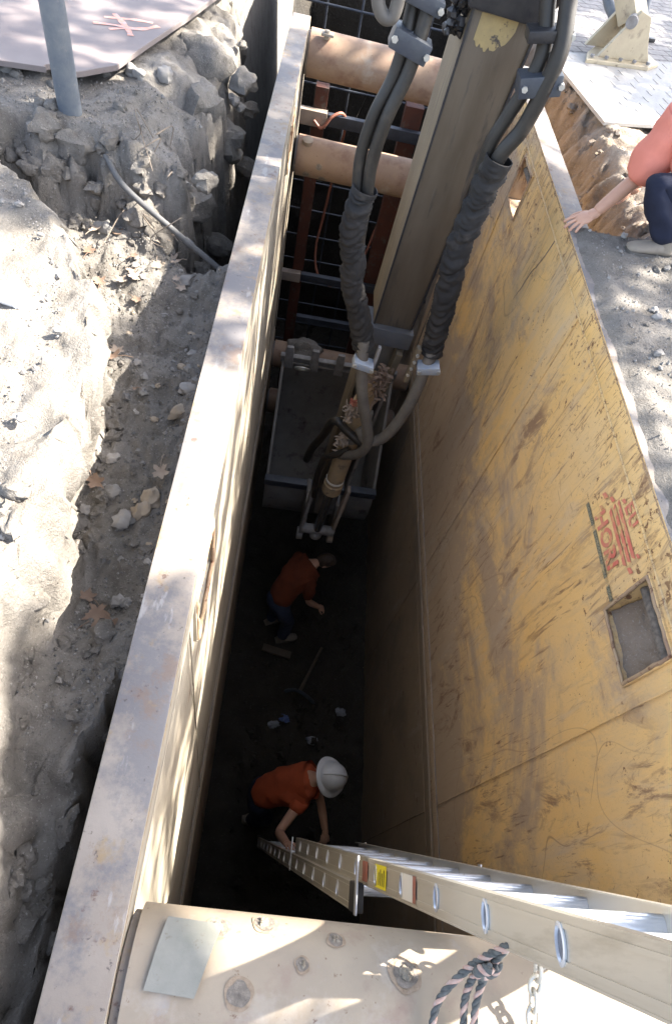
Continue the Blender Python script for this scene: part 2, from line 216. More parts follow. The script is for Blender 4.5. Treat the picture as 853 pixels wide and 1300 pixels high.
# ------------------------------------------------------------------ mesh helpers
ROOTLOC = {}
def V(*a): return Vector(a)
class MB:
    def __init__(s): s.v = []; s.f = []; s.m = []
    def add(s, vs, fs, mi=0):
        k = len(s.v); s.v += [Vector(a) for a in vs]; s.f += [tuple(i + k for i in f) for f in fs]; s.m += [mi] * len(fs); return s
    def box(s, lo, hi, R=None, o=None, mi=0):
        x0, y0, z0 = lo; x1, y1, z1 = hi
        vs = [Vector(c) for c in ((x0, y0, z0), (x1, y0, z0), (x1, y1, z0), (x0, y1, z0), (x0, y0, z1), (x1, y0, z1), (x1, y1, z1), (x0, y1, z1))]
        if R is not None: vs = [R @ a for a in vs]
        if o is not None: vs = [a + Vector(o) for a in vs]
        return s.add(vs, [(0, 3, 2, 1), (4, 5, 6, 7), (0, 1, 5, 4), (1, 2, 6, 5), (2, 3, 7, 6), (3, 0, 4, 7)], mi)
    def bar(s, p, q, w, h, up=(0, 0, 1), mi=0):
        p, q = Vector(p), Vector(q); d = (q - p).normalized(); a = d.cross(Vector(up))
        if a.length < 1e-4: a = d.cross(Vector((1, 0, 0)))
        a.normalize(); b = a.cross(d)
        vs = [e + a * sx * w / 2 + b * sy * h / 2 for e in (p, q) for sx, sy in ((-1, -1), (1, -1), (1, 1), (-1, 1))]
        return s.add(vs, [(3, 2, 1, 0), (4, 5, 6, 7), (0, 1, 5, 4), (1, 2, 6, 5), (2, 3, 7, 6), (3, 0, 4, 7)], mi)
    def tube(s, pts, r, n=12, caps=True, mi=0, wob=None, ref=None):
        pts = [Vector(p) for p in pts]; N = len(pts); rr = r if isinstance(r, (list, tuple)) else [r] * N
        vs = []; prev = None
        for i, p in enumerate(pts):
            t = (pts[min(i + 1, N - 1)] - pts[max(i - 1, 0)]).normalized()
            if prev is None:
                a = t.cross(Vector(ref) if ref else Vector((0, 0, 1)))
                if a.length < .05: a = t.cross(Vector((1, 0, 0)))
            else: a = prev - t * prev.dot(t)
            a.normalize(); b = t.cross(a); prev = a
            for k in range(n):
                an = 2 * pi * k / n; q = rr[i] * (wob(i / (N - 1), an) if wob else 1)
                vs.append(p + (a * cos(an) + b * sin(an)) * q)
        fs = [(i * n + k, i * n + (k + 1) % n, (i + 1) * n + (k + 1) % n, (i + 1) * n + k) for i in range(N - 1) for k in range(n)]
        if caps: fs += [tuple(range(n))[::-1], tuple((N - 1) * n + k for k in range(n))]
        return s.add(vs, fs, mi)
    def cyl(s, p, q, r, n=20, r2=None, mi=0): return s.tube([p, q], [r, r if r2 is None else r2], n, True, mi)
    def ring(s, p, q, r, ri, n=20, mi=0):
        p, q = Vector(p), Vector(q); d = (q - p).normalized(); a = d.orthogonal().normalized(); b = d.cross(a); vs = []
        for e, rad in ((p, r), (q, r), (q, ri), (p, ri)): vs += [e + (a * cos(2 * pi * k / n) + b * sin(2 * pi * k / n)) * rad for k in range(n)]
        return s.add(vs, [(j * n + k, j * n + (k + 1) % n, ((j + 1) % 4) * n + (k + 1) % n, ((j + 1) % 4) * n + k) for j in range(4) for k in range(n)], mi)
    def torus(s, c, R, r, ax=(0, 0, 1), n=18, k=8, sx=1., a=None, mi=0):
        ax = Vector(ax).normalized(); a = Vector(a).normalized() if a else ax.orthogonal().normalized(); b = ax.cross(a); c = Vector(c)
        pts = []
        vs = []
        for i in range(n):
            t = 2 * pi * i / n; o = a * cos(t) * R * sx + b * sin(t) * R; e = (a * cos(t) + b * sin(t)).normalized()
            for j in range(k):
                u = 2 * pi * j / k; vs.append(c + o + e * cos(u) * r + ax * sin(u) * r)
        return s.add(vs, [(i * k + j, ((i + 1) % n) * k + j, ((i + 1) % n) * k + (j + 1) % k, i * k + (j + 1) % k) for i in range(n) for j in range(k)], mi)
    def prism(s, poly, z0, z1, T=None, mi=0):
        n = len(poly); vs = [Vector((x, y, z0)) for x, y in poly] + [Vector((x, y, z1)) for x, y in poly]
        if T: vs = [T(a) for a in vs]
        return s.add(vs, [tuple(range(n))[::-1], tuple(range(n, 2 * n))] + [(i, (i + 1) % n, n + (i + 1) % n, n + i) for i in range(n)], mi)
    def ell(s, c, r, n=14, m=10, R=None, wob=0, seed=0., mi=0, ns=1.5):
        c = Vector(c); r = Vector(r if not isinstance(r, (int, float)) else (r, r, r)); vs = [];
        def P(d):
            q = 1 + (wob * noise.noise(d * ns + Vector((seed, seed * .37, -seed))) if wob else 0)
            a = Vector((d.x * r.x, d.y * r.y, d.z * r.z)) * q
            return c + (R @ a if R is not None else a)
        vs.append(P(Vector((0, 0, 1))))
        for i in range(1, m):
            th = pi * i / m
            for k in range(n): vs.append(P(Vector((sin(th) * cos(2 * pi * k / n), sin(th) * sin(2 * pi * k / n), cos(th)))))
        vs.append(P(Vector((0, 0, -1)))); fs = []
        for k in range(n): fs.append((0, 1 + k, 1 + (k + 1) % n)); fs.append((len(vs) - 1, 1 + (m - 2) * n + (k + 1) % n, 1 + (m - 2) * n + k))
        for i in range(m - 2):
            for k in range(n): fs.append((1 + i * n + k, 1 + (i + 1) * n + k, 1 + (i + 1) * n + (k + 1) % n, 1 + i * n + (k + 1) % n))
        return s.add(vs, fs, mi)
    def build(s, name, mats, parent=None, smooth=35, bevel=0, seg=2, label=None, recalc=True):
        off = ROOTLOC.get(parent.name, Vector()) if parent else Vector()
        me = bpy.data.meshes.new(name); me.from_pydata([v - off for v in s.v], [], s.f)
        for m in (mats if isinstance(mats, (list, tuple)) else [mats]): me.materials.append(m)
        me.polygons.foreach_set('material_index', s.m)
        if recalc or bevel:
            bm = bmesh.new(); bm.from_mesh(me)
            if recalc: bmesh.ops.recalc_face_normals(bm, faces=bm.faces)
            if bevel:
                ed = [e for e in bm.edges if len(e.link_faces) == 2 and e.calc_face_angle(0) > radians(40)]
                bmesh.ops.bevel(bm, geom=ed, offset=bevel, segments=seg, affect='EDGES', profile=.6, clamp_overlap=True)
            bm.to_mesh(me); bm.free()
        if smooth:
            me.shade_smooth(); me.set_sharp_from_angle(angle=radians(smooth))
        o = bpy.data.objects.new(name, me); COL.objects.link(o)
        if parent: o.parent = parent; ROOTLOC[o.name] = off
        if label: o['label'] = label
        return o
def thing(name, label, cat, loc=(0, 0, 0), group=None):
    o = bpy.data.objects.new(name, None); COL.objects.link(o); o.location = loc; o.empty_display_size = .1
    ROOTLOC[o.name] = Vector(loc); o['label'] = label; o['category'] = cat
    if group: o['group'] = group
    return o
def tag(o, label, cat, group=None):
    o['label'] = label; o['category'] = cat
    if group: o['group'] = group
    return o
def struct(o): o['kind'] = 'structure'; return o
def stuff(o): o['kind'] = 'stuff'; return o
def centred(o, c):                      # put a one-mesh thing's origin at its own place
    c = Vector(c)
    for v in o.data.vertices: v.co -= c
    o.location = c; return o
def sst(a, b, x):
    t = min(1, max(0, (x - a) / (b - a) if b != a else float(x > a))); return t * t * (3 - 2 * t)
def interp(tab, y):
    if y <= tab[0][0]: return tab[0][1]
    for (a, p), (b, q) in zip(tab, tab[1:]):
        if y <= b: return p + (q - p) * (y - a) / (b - a)
    return tab[-1][1]
def spline(pts, n=8):
    P = [Vector(p) for p in pts]; P = [P[0] * 2 - P[1]] + P + [P[-1] * 2 - P[-2]]; out = []
    for i in range(1, len(P) - 2):
        a, b, c, d = P[i - 1:i + 3]
        for k in range(n):
            t = k / n; out.append(.5 * ((2 * b) + (c - a) * t + (2 * a - 5 * b + 4 * c - d) * t * t + (3 * b - a - 3 * c + d) * t ** 3))
    out.append(P[-2]); return out
def fbm(x, y, z=0., s=1., o=4): return noise.fractal(Vector((x * s, y * s, z * s)), 1.0, 2.0, o)

# ------------------------------------------------------------------ the trench numbers
BW, BT = 1.625, 0.135            # clear width, panel thickness
BY0, BY1 = -0.40, 5.64           # box ends
BH = 2.955                       # box height
FLOOR = -5.5

# ------------------------------------------------------------------ ground
LIP = [(-.6, -.27), (-.2, -.29), (.09, -.33), (.27, -.42), (.49, -.50), (.61, -.50), (.87, -.445), (1.0, -.435), (1.22, -.425), (1.6, -.47), (1.955, -.56), (2.15, -.73), (2.38, -.89), (2.6, -1.16), (3.0, -1.7), (3.6, -3.)]
BOUL = [(2.9, -.42), (3.2, -.37), (3.6, -.40), (4.0, -.36), (4.6, -.30), (5.1, -.36), (5.6, -.55), (6.5, -.75), (8, -.8), (12, -.8)]
OVER = [(-.6, 0), (.85, 0.02), (1.0, .07), (1.22, .16), (1.6, .10), (2.0, .10), (2.3, .06), (2.6, 0)]
GAPX = [(-.6, -.19), (.13, -.21), (.38, -.235), (.50, -.20), (.60, -.14), (.66, -.06)]
def left_h(x, y, full=False):
    n1 = fbm(x, y, 0, 3.1); n2 = fbm(x + 7, y, 3, 9); n3 = noise.noise(Vector((x * 1.3, y * 1.3, 5))); n4 = fbm(x, y + 4, 1, 24, 3)
    ov = interp(OVER, y)
    dA = interp(LIP, y) - ov - x + .020 * n2 + .022 * n1 + .012 * n4
    dB = y - 3.03 + .10 * n1 + .06 * n2 + .02 * n4
    bl = interp(BOUL, y) - x + .08 * n1 + .05 * n2
    dB = min(dB, bl) if y < 3.9 else bl
    ledge = -.43 + .04 * n1 + .025 * n2 + .012 * n4 + .05 * sst(-.35, -.14, x) + .1 * sst(2.4, 3.0, y) + .17 * sst(.95, .5, y)
    if y < .8: ledge -= 1.1 * sst(interp(GAPX, y) - .02, interp(GAPX, y) + .07, x + .03 * n2 + .02 * n1)
    ledge -= 2.6 * sst(2.75, 3.3, y + .12 * n1) * sst(-.62, -.28, x)
    topA = .12 + .025 * n1 + .012 * n2 + .10 * sst(0, 1.2, dA) + .05 * n3
    topB = .06 + .04 * n1 - .15 * sst(.5, 0, bl)
    w = .07 + .25 * sst(2.2, 2.7, y)
    tA = sst(-w, .02, dA)
    hA = ledge + (topA - ledge) * tA
    wB = .15
    hB = ledge + (topB - ledge) * sst(-.05, wB, dB) ** .8
    h = max(hA, hB)
    if y > 3.9: h = hB
    elif y > 3.3: h = hB + (h - hB) * sst(3.9, 3.3, y)
    st = sst(-w - .12, 0, max(dA, dB)) * sst(.09, -.01, max(dA, dB))
    if y < .9: st = max(st, .8 * sst(.9, .7, y) * sst(.2, 0, dA))
    vd = noise.voronoi(Vector((x * 8, y * 8, h * 6)))[0]
    h += st * (.05 if y > 1.4 else .02) * (vd[1] - vd[0]) * sst(.10, -.03, max(dA, dB)) + .008 * n2 + .005 * n4
    if full: return h, ov * sst(.25, .85, tA) * (y < 2.7), st
    return h
def right_h(x, y):
    n1 = fbm(x, y, 9, 3.0); n2 = fbm(x, y, 2, 10); n4 = fbm(x, y, 4, 26, 3)
    near = -.008 + .045 * sst(1.628, 1.73, x + .03 * n1 + .015 * n2) + .06 * sst(1.8, 2.4, x) + .022 * n1 * sst(1.64, 1.8, x) + .008 * n4 * sst(1.63, 1.70, x)
    edge = 2.30 + .10 * n1 - .07 * (y - 3.4)
    far = -.75 + .74 * sst(1.84, edge, x + .06 * n2) ** .75 + .05 * n1 + .025 * n2
    vd = noise.voronoi(Vector((x * 9, y * 9, 0)))[0]
    far += .05 * (vd[1] - vd[0]) * sst(2.5, 2.0, x)
    k = sst(3.22, 3.55, y + .12 * n1 + .2 * (x - 1.8))
    return near + (far - near) * k
def lin(a, b, n): return [a + (b - a) * i / (n - 1) for i in range(n)]
xs = [-220, -70, -25, -12, -7, -5, -4, -3.3, -2.8] + lin(-2.4, -.92, 56) + lin(-.905, -.137, 84) + [.4, 1.0] + lin(1.634, 3.3, 72) + [3.6, 4, 4.6, 5.5, 7, 10, 16, 30, 70, 220]
ys = [-220, -70, -25, -10, -5, -3, -2, -1.3, -.9] + lin(-.6, 6.1, 310) + [6.3, 6.6, 7, 7.5, 8, 8.5, 9.0, 10, 12, 16, 25, 60, 220]
g = MB(); idx = {}
def gh(x, y):
    far = sst(2.6, 4.5, max(abs(x - .8) - .9, 0)); t = 0.08
    yy = min(max(y, -.6), 9)
    h = left_h(x, yy) if x < .5 else right_h(x, yy)
    if y < -.6 and -.15 < x < 1.7: h = -.06
    return h + (t * (x < .5) + .0 * (x > .5) - h) * far
for j, y in enumerate(ys):
    for i, x in enumerate(xs):
        h = gh(x, y); jx = jy = 0
        if -2.4 < x < -.15 and -.6 < y < 6:
            _, ov, st = left_h(x, y, True); nv = noise.noise_vector(Vector((x * 8, y * 8, h * 6))) + .5 * noise.noise_vector(Vector((x * 21, y * 21, h * 15)))
            kk = .45 if y < .95 else 1; jx = (.012 + .05 * st * kk) * nv.x + ov; jy = (.012 + .04 * st * kk) * nv.y
            if x > -.22: jx = min(jx, 0)
        idx[i, j] = len(g.v); g.v.append(Vector((x + jx, y + jy, h)))
i0 = xs.index(-.137) if -.137 in xs else max(i for i, x in enumerate(xs) if x < 0); i1 = min(i for i, x in enumerate(xs) if x > 1.5)
for j in range(len(ys) - 1):
    for i in range(len(xs) - 1):
        if i0 <= i < i1 and -.61 < ys[j] and ys[j + 1] < 9.01: continue
        g.f.append((idx[i, j], idx[i + 1, j], idx[i + 1, j + 1], idx[i, j + 1])); g.m.append(1 if xs[i] > 1.6 and ys[j] > 3.25 and ys[j] < 7 and xs[i] < 2.6 else 0)
struct(g.build('ground', [D['dirt'], D['brown_dirt']], smooth=180, recalc=False))

# earth walls of the cut, behind and beyond the steel, and its floor
def earth_sheet(name, P, U, n, m, mat, amp=.05, axis=(1, 0, 0), topf=None):
    b = MB(); P = Vector(P); A, B = Vector(U[0]), Vector(U[1]); ax = Vector(axis)
    for i in range(n + 1):
        for j in range(m + 1):
            p = P + A * (i / n) + B * (j / m)
            d = amp * (fbm(p.x, p.y, p.z, 2.3) + .5 * fbm(p.x, p.y, p.z, 8))
            if j in (0, m) or i in (0, n): d *= .2
            b.v.append(p + ax * d)
    b.f = [(i * (m + 1) + j, (i + 1) * (m + 1) + j, (i + 1) * (m + 1) + j + 1, i * (m + 1) + j + 1) for i in range(n) for j in range(m)]; b.m = [0] * len(b.f)
    return struct(b.build(name, mat, smooth=180))
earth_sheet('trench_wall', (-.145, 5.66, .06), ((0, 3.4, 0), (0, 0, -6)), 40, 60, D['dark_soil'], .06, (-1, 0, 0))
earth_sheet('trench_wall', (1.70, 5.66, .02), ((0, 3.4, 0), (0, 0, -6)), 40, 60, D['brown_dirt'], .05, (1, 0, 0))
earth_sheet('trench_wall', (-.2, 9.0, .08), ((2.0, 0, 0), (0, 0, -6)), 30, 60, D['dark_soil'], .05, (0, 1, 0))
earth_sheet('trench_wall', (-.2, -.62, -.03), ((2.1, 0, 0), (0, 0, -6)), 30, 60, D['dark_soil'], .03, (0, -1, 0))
earth_sheet('trench_wall', (1.80, -.6, -.005), ((0, 3.9, 0), (0, 0, -6.2)), 50, 60, D['dirt'], .02, (1, 0, 0))
earth_sheet('trench_wall', (1.80, 3.3, -.9), ((0, 2.4, 0), (0, 0, -5)), 30, 40, D['brown_dirt'], .02, (1, 0, 0))
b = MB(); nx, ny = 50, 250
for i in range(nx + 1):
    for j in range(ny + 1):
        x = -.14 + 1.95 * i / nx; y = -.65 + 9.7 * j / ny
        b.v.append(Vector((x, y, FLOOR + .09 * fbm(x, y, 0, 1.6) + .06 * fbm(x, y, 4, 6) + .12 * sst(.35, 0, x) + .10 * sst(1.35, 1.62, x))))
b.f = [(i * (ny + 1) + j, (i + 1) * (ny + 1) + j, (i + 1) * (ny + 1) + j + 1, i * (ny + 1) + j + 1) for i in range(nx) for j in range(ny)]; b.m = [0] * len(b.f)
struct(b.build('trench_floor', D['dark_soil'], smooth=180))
pv = MB(); pv.box((2.05, 5.5, -.05), (14, 16, .012)); struct(pv.build('pavement', D['paver'], smooth=0))

# ------------------------------------------------------------------ trench boxes
CUTS = [(.815, 1.13), (4.165, 4.47)]; CZ = (-.47, -.17)
def panel(root, x0, x1, ztop, inner, mats, label, cuts=True):
    """steel panel: tubular rim beams standing 8 mm proud of the skins; the cut-outs go right through"""
    zb = ztop - BH
    skin, rimm, edge = mats
    b = MB(); e = .014
    rh, ph = .118, .14
    ycut = sorted([BY0 + ph, BY1 - ph] + ([v for c in CUTS for v in c] if cuts else []))
    zcut = sorted([zb + rh, ztop - rh] + ([ztop + CZ[0], ztop + CZ[1]] if cuts else []))
    # finer lines so that the skins can carry dents
    def fine(a, step):
        out = [a[0]]
        for p, q in zip(a, a[1:]):
            k = max(1, int((q - p) / step)); out += [p + (q - p) * (t + 1) / k for t in range(k)]
        return out
    Y, Z = fine(ycut, .12), fine(zcut, .12)
    def hole(y, z): return cuts and ztop + CZ[0] < z < ztop + CZ[1] and any(c[0] < y < c[1] for c in CUTS)
    for X, sgn in ((x0 + e, -1), (x1 - e, 1)):
        k = len(b.v)
        for y in Y:
            for z in Z:
                dn = .010 * fbm(y, z, X * 3, 1.3, 3) * sst(0, .25, min(y - BY0, BY1 - y, ztop - z, z - zb) - .12)
                b.v.append(Vector((X + dn, y, z)))
        nz = len(Z)
        for i in range(len(Y) - 1):
            for j in range(nz - 1):
                if hole((Y[i] + Y[i + 1]) / 2, (Z[j] + Z[j + 1]) / 2): continue
                b.f.append((k + i * nz + j, k + (i + 1) * nz + j, k + (i + 1) * nz + j + 1, k + i * nz + j + 1)); b.m.append(0)
    p = b.build('panel', skin, root, smooth=30, label=label)
    r = MB()
    r.box((x0, BY0, ztop - rh), (x1, BY1, ztop), mi=0)
    r.box((x0 + .0065, BY0, zb), (x1 - .0065, BY1, zb + rh))
    r.box((x0, BY0, zb + rh), (x1, BY0 + ph, ztop - rh)); r.box((x0, BY1 - ph, zb + rh), (x1, BY1, ztop - rh))
    ro = r.build('rim_beam', [rimm, skin], p, smooth=30, bevel=.007, seg=2)
    me = ro.data
    for f in me.polygons:
        if abs(f.normal.x) > .7 : f.material_index = 1
    # weld beads: along the rim and up the skin seams
    wb = MB(); xi = x0 + .006 if inner < 0 else x1 - .006
    def bead(pts, r): wb.tube(pts, r, 6, False)
    n = 240; bead([(xi + (.003 if inner < 0 else -.003), BY0 + .15 + (BY1 - BY0 - .3) * t / n, ztop - rh - .010 + .002 * noise.noise(Vector((t * .7, 0, ztop)))) for t in range(n + 1)], .0085)
    for yy in (.715, 2.62, 4.52):
        bead([(xi + (-.001 if inner < 0 else .001), yy + .002 * noise.noise(Vector((t * .8, yy, 0))), ztop - rh - (BH - 2 * rh) * t / 80) for t in range(81)], .0032)
    wb.build('weld_bead', skin, p, smooth=60)
    if cuts:
        re_ = MB(); xe = x0 - .0005 if inner < 0 else x1 + .0005
        for t in range(300):
            ya = BY0 + .02 + (BY1 - BY0 - .04) * t / 300; hgt = .006 + .016 * max(0, noise.noise(Vector((t * .31, x0, 2)))) + .012 * max(0, noise.noise(Vector((t * 1.3, x0, 5))))
            dy = (BY1 - BY0) / 300; re_.add([(xe, ya, ztop - .006), (xe, ya + dy, ztop - .006), (xe, ya + dy * .9, ztop - .006 - hgt), (xe, ya + dy * .1, ztop - .006 - hgt * .8)], [(0, 1, 2, 3)])
        re_.build('rust_edge', edge, p, smooth=0)
    if cuts:
        for (a, c) in CUTS:
            q = MB(); zt, zl = ztop + CZ[1], ztop + CZ[0]; t = .012
            xa, xb = x0 + .002, x1 - .002
            q.box((xa, a - t, zl - t), (xb, c + t, zl)); q.box((xa, a - t, zt), (xb, c + t, zt + t)); q.box((xa, a - t, zl), (xb, a, zt)); q.box((xa, c, zl), (xb, c + t, zt))
            q.build('pocket_frame', skin, p, bevel=.004)
            q = MB(); xe = xa if inner < 0 else xb; lp = []
            cs = [(a, zl), (c, zl), (c, zt), (a, zt), (a, zl)]
            for (ya, za), (yb, zb_) in zip(cs, cs[1:]): lp += [Vector((xe + .004 * noise.noise(Vector((t_ * .7 + ya * 9, za * 9, 0))), ya + (yb - ya) * t_ / 10 + .005 * noise.noise(Vector((t_ * .9, ya * 5, za * 7))), za + (zb_ - za) * t_ / 10 + .005 * noise.noise(Vector((za * 5, t_ * .9, ya * 7))))) for t_ in range(10)]
            lp.append(lp[0]); q.tube(lp, .008, 7, False); q.build('torch_cut_edge', edge, p, smooth=60)
            q = MB(); q.cyl((x0 + .05, a + .004, zt - .085), (x0 + .05, c - .004, zt - .085), .022, 14); q.build('lifting_bar', D['hole'], p)
    if cuts and inner < 0:
        a, c = CUTS[0]; q = MB(); n_ = 14
        for i in range(n_ + 1):
            for j in range(n_ + 1):
                u, w_ = i / n_, j / n_; yy = a + .004 + (c - a - .008) * u
                q.v.append(Vector((x0 + .03 + .09 * w_ + .012 * fbm(yy, w_, 1, 14), yy, ztop - .468 + .20 * w_ ** .8 + .012 * fbm(yy, w_, 3, 22))))
        q.f = [(i * (n_ + 1) + j, (i + 1) * (n_ + 1) + j, (i + 1) * (n_ + 1) + j + 1, i * (n_ + 1) + j + 1) for i in range(n_) for j in range(n_)]; q.m = [0] * len(q.f)
        q.build('packed_soil', D['brown_dirt'], p, smooth=180)
    return p
def spreader(root, y, z, holes=(), label=None):
    R = .155; b = MB(); n = 48
    b.ring((.022, y, z), (BW - .022, y, z), R, R - .012, 48)
    s = b.build('spreader', D['pipe' if y < 1 else 'pipe_rust'], root, smooth=40, label=label)
    for xa, xb in ((.002, .06), (BW - .06, BW - .002)):
        c = MB(); c.ring((xa, y, z), (xb, y, z), R - .016, R - .06, 32); c.build('end_socket', D['rim'], s, bevel=.003)
    for k, (hx, an, rad, kind) in enumerate(holes):
        d = Vector((0, cos(an), sin(an))); c0 = Vector((hx, y, z)) + d * (R + .0015); h = MB(); ax = Vector((1, 0, 0)); t = ax.cross(d)
        pts = []
        N = 30
        def stain(rr0, lift, sd):
            vs = [c0 + d * lift]
            for q in range(N):
                a = 2 * pi * q / N; rr = rr0 * (1 + .22 * noise.noise(Vector((cos(a) * 1.3, sin(a) * 1.6, k * 3.1 + sd)))); ang = an + sin(a) * rr / R
                vs.append(Vector((hx + cos(a) * rr, y + cos(ang) * (R + .0015 + lift), z + sin(ang) * (R + .0015 + lift))))
            return vs, [(0, 1 + q, 1 + (q + 1) % N) for q in range(N)]
        h.add(*stain(rad * 1.15, .0006, 0)); h.build('pin_hole', D['hole'], s, smooth=0)
        h = MB(); h.add(*stain(rad * 1.5, 0, 5.)); h.build('grime_ring', D['grime'], s, smooth=0)
        if kind:
            h = MB()
            for q in range(9): h.ell(c0 + ax * random.uniform(-.6, .6) * rad * .6 + t * random.uniform(-.6, .6) * rad * .7, [random.uniform(.2, .42) * rad * (1 if i < 2 else .8) for i in range(3)], 8, 6, wob=.5, seed=q + k * 7.)
            h.build('mud_plug', D['mudplug'], s)
    for o in [s] + list(s.children_recursive):
        for v in o.data.vertices: v.co.y += (.032 if y < 1 else 0) - .040 * (v.co.x + BW / 2)
    return s
RACK = lambda o, near=True: [setattr(v.co, 'y', v.co.y + (.032 if near else 0) - .040 * (v.co.x + BW / 2)) for v in o.data.vertices]

tb = thing('trench_box', 'upper yellow steel trench box with tubular cross spreaders, standing in the dug trench', 'trench box', (BW / 2, 2.62, 0))
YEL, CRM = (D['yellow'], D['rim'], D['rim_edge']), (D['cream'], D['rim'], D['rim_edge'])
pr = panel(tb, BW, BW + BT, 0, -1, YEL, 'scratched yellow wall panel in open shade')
pl = panel(tb, -BT, 0, 0, 1, CRM, 'sun-bleached cream wall panel beside the dirt bank')
A = radians
sp = spreader(tb, -.16, -.155, [(.302, A(28), .022, 1), (.195, A(40), .021, 1), (.463, A(40), .015, 1), (.615, A(62), .024, 1), (.255, A(85), .020, 0), (.385, A(63), .012, 1)], 'near spreader pipe with mud plugged pin holes')
# rusty lip along its upper edge and the grey-green plate lying welded on it
pp = MB()
def onpipe(x, an, r=.157): return Vector((x, -.16 + cos(an) * r, -.155 + sin(an) * r))
rows = 7; grid = []
for i in range(rows):
    for j in range(6):
        u, w_ = i / (rows - 1), j / 5
        x = (.083 + (.205 - .083) * u) * (1 - w_) + (.062 + (.165 - .062) * u) * w_; an = A(38 + 50 * w_ + 2 * u)
        grid.append(onpipe(x, an, .161))
for i in range(rows):
    for j in range(6):
        u, w_ = i / (rows - 1), j / 5
        x = (.083 + (.205 - .083) * u) * (1 - w_) + (.062 + (.165 - .062) * u) * w_; an = A(38 + 50 * w_ + 2 * u)
        grid.append(onpipe(x, an, .1665))
fs = []
K = rows * 6
for i in range(rows - 1):
    for j in range(5):
        a = i * 6 + j; fs += [(a, a + 1, a + 7, a + 6), (K + a, K + a + 6, K + a + 7, K + a + 1)]
for i in range(rows - 1): fs += [(i * 6, i * 6 + 6, K + i * 6 + 6, K + i * 6), (i * 6 + 5, K + i * 6 + 5, K + i * 6 + 11, i * 6 + 11)]
for j in range(5): fs += [(j, K + j, K + j + 1, j + 1), ((rows - 1) * 6 + j, (rows - 1) * 6 + j + 1, K + (rows - 1) * 6 + j + 1, K + (rows - 1) * 6 + j)]
pp.add(grid, fs); RACK(pp.build('patch_plate', D['patch'], sp, smooth=40))
spreader(tb, -.16, -.90)
sa = spreader(tb, 5.40, -.155, [], 'far upper spreader pipe with a pin tab')
q = MB(); q.box((.10, 5.27, .002), (.19, 5.33, .02)); q.cyl((.14, 5.3, -.02), (.14, 5.3, .035), .02); q.build('pin_tab', D['pipe'], sa, bevel=.003)
sb = spreader(tb, 5.40, -.90, [(.12, A(215), .026, 0), (.26, A(222), .026, 0), (.22, A(178), .02, 0)], 'far lower spreader pipe with open pin holes')
q = MB(); q.cyl((.10, 5.34, -.77), (.10, 5.33, -.735), .045, 18); q.build('pin_tab', D['pipe'], sb, bevel=.003)

# printing on the yellow panel
def text_mesh(txt, size, spacing=1.0):
    cu = bpy.data.curves.new('t', 'FONT'); cu.body = txt; cu.size = size; cu.space_character = spacing; cu.fill_mode = 'FRONT'; cu.offset = size * .035
    o = bpy.data.objects.new('t', cu); COL.objects.link(o); dg = bpy.context.evaluated_depsgraph_get(); me = bpy.data.meshes.new_from_object(o.evaluated_get(dg))
    vs = [v.co.copy() for v in me.vertices]; fs = [tuple(p.vertices) for p in me.polygons]; bpy.data.objects.remove(o); bpy.data.meshes.remove(me); return vs, fs
XD = BW + .014
def decal_pt(a, h, lift=.0015):            # a runs along the reading direction (towards the camera), h up; follows the skin's dents
    y, z = 1.56 - a, -.40 + h
    dn = .010 * fbm(y, z, XD * 3, 1.3, 3) * sst(0, .25, min(y - BY0, BY1 - y, -z, 5) - .12)
    return Vector((XD + dn - lift - .002, y, z))
def decal(name, polys, mat, lift=.0015):
    b = MB()
    for vs, fs in polys: b.add([decal_pt(x, y, lift) for x, y in vs], fs)
    return b.build(name, mat, pr, smooth=0, recalc=False)
vs, fs = text_mesh('HORI', .112, 1.06)
decal('red_lettering', [([(v.x * 1.02 + v.y * .10, v.y) for v in vs], fs)], D['redprint'])
vs, fs = text_mesh('EU', .085, 1.25)
decal('red_lettering', [([(v.x + .09, v.y + .203) for v in vs], fs)], D['redprint'])
st = []
for k in range(3): st.append(([(.05, .102 + k * .031), (.31, .102 + k * .031), (.325, .122 + k * .031), (.035, .122 + k * .031)], [(0, 1, 2, 3)]))
for px_, py_, s in ((-.06, .09, .035), (-.01, .13, .03), (.05, .20, .025), (.335, .12, .03), (-.02, .05, .025), (.31, .19, .022)):
    st.append(([(px_, py_), (px_ + s, py_ + s * .2), (px_ + s * 1.2, py_ + s), (px_ + s * .2, py_ + s * .7)], [(0, 1, 2, 3)]))
decal('red_stripes', st, D['redprint'])
decal('black_strip', [([(-.09, -.040), (.03, -.040), (.03, -.016), (-.09, -.016)], [(0, 1, 2, 3)]), ([(.06, -.040), (.30, -.040), (.30, -.016), (.06, -.016)], [(0, 1, 2, 3)]), ([(.34, -.040), (.41, -.040), (.41, -.016), (.34, -.016)], [(0, 1, 2, 3)])], D['blackprint'])
rr = random.Random(3); lines = []
for row in (-.027, -.021, -.034):
    x = -.085
    while x < .40:
        w_ = rr.uniform(.006, .018); lines.append(([(x, row), (x + w_, row), (x + w_, row + .0028), (x, row + .0028)], [(0, 1, 2, 3)])); x += w_ + .005
decal('pale_print', lines, D['paleprint'], .003)

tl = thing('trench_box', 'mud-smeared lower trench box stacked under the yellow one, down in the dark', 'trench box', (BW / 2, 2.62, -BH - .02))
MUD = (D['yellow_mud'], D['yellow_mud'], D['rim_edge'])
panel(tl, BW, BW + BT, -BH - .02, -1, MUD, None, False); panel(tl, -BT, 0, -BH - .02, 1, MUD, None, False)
for (yy, zz) in ((5.40, -3.13), (5.40, -3.9), (-.16, -3.13)): spreader(tl, yy, zz)

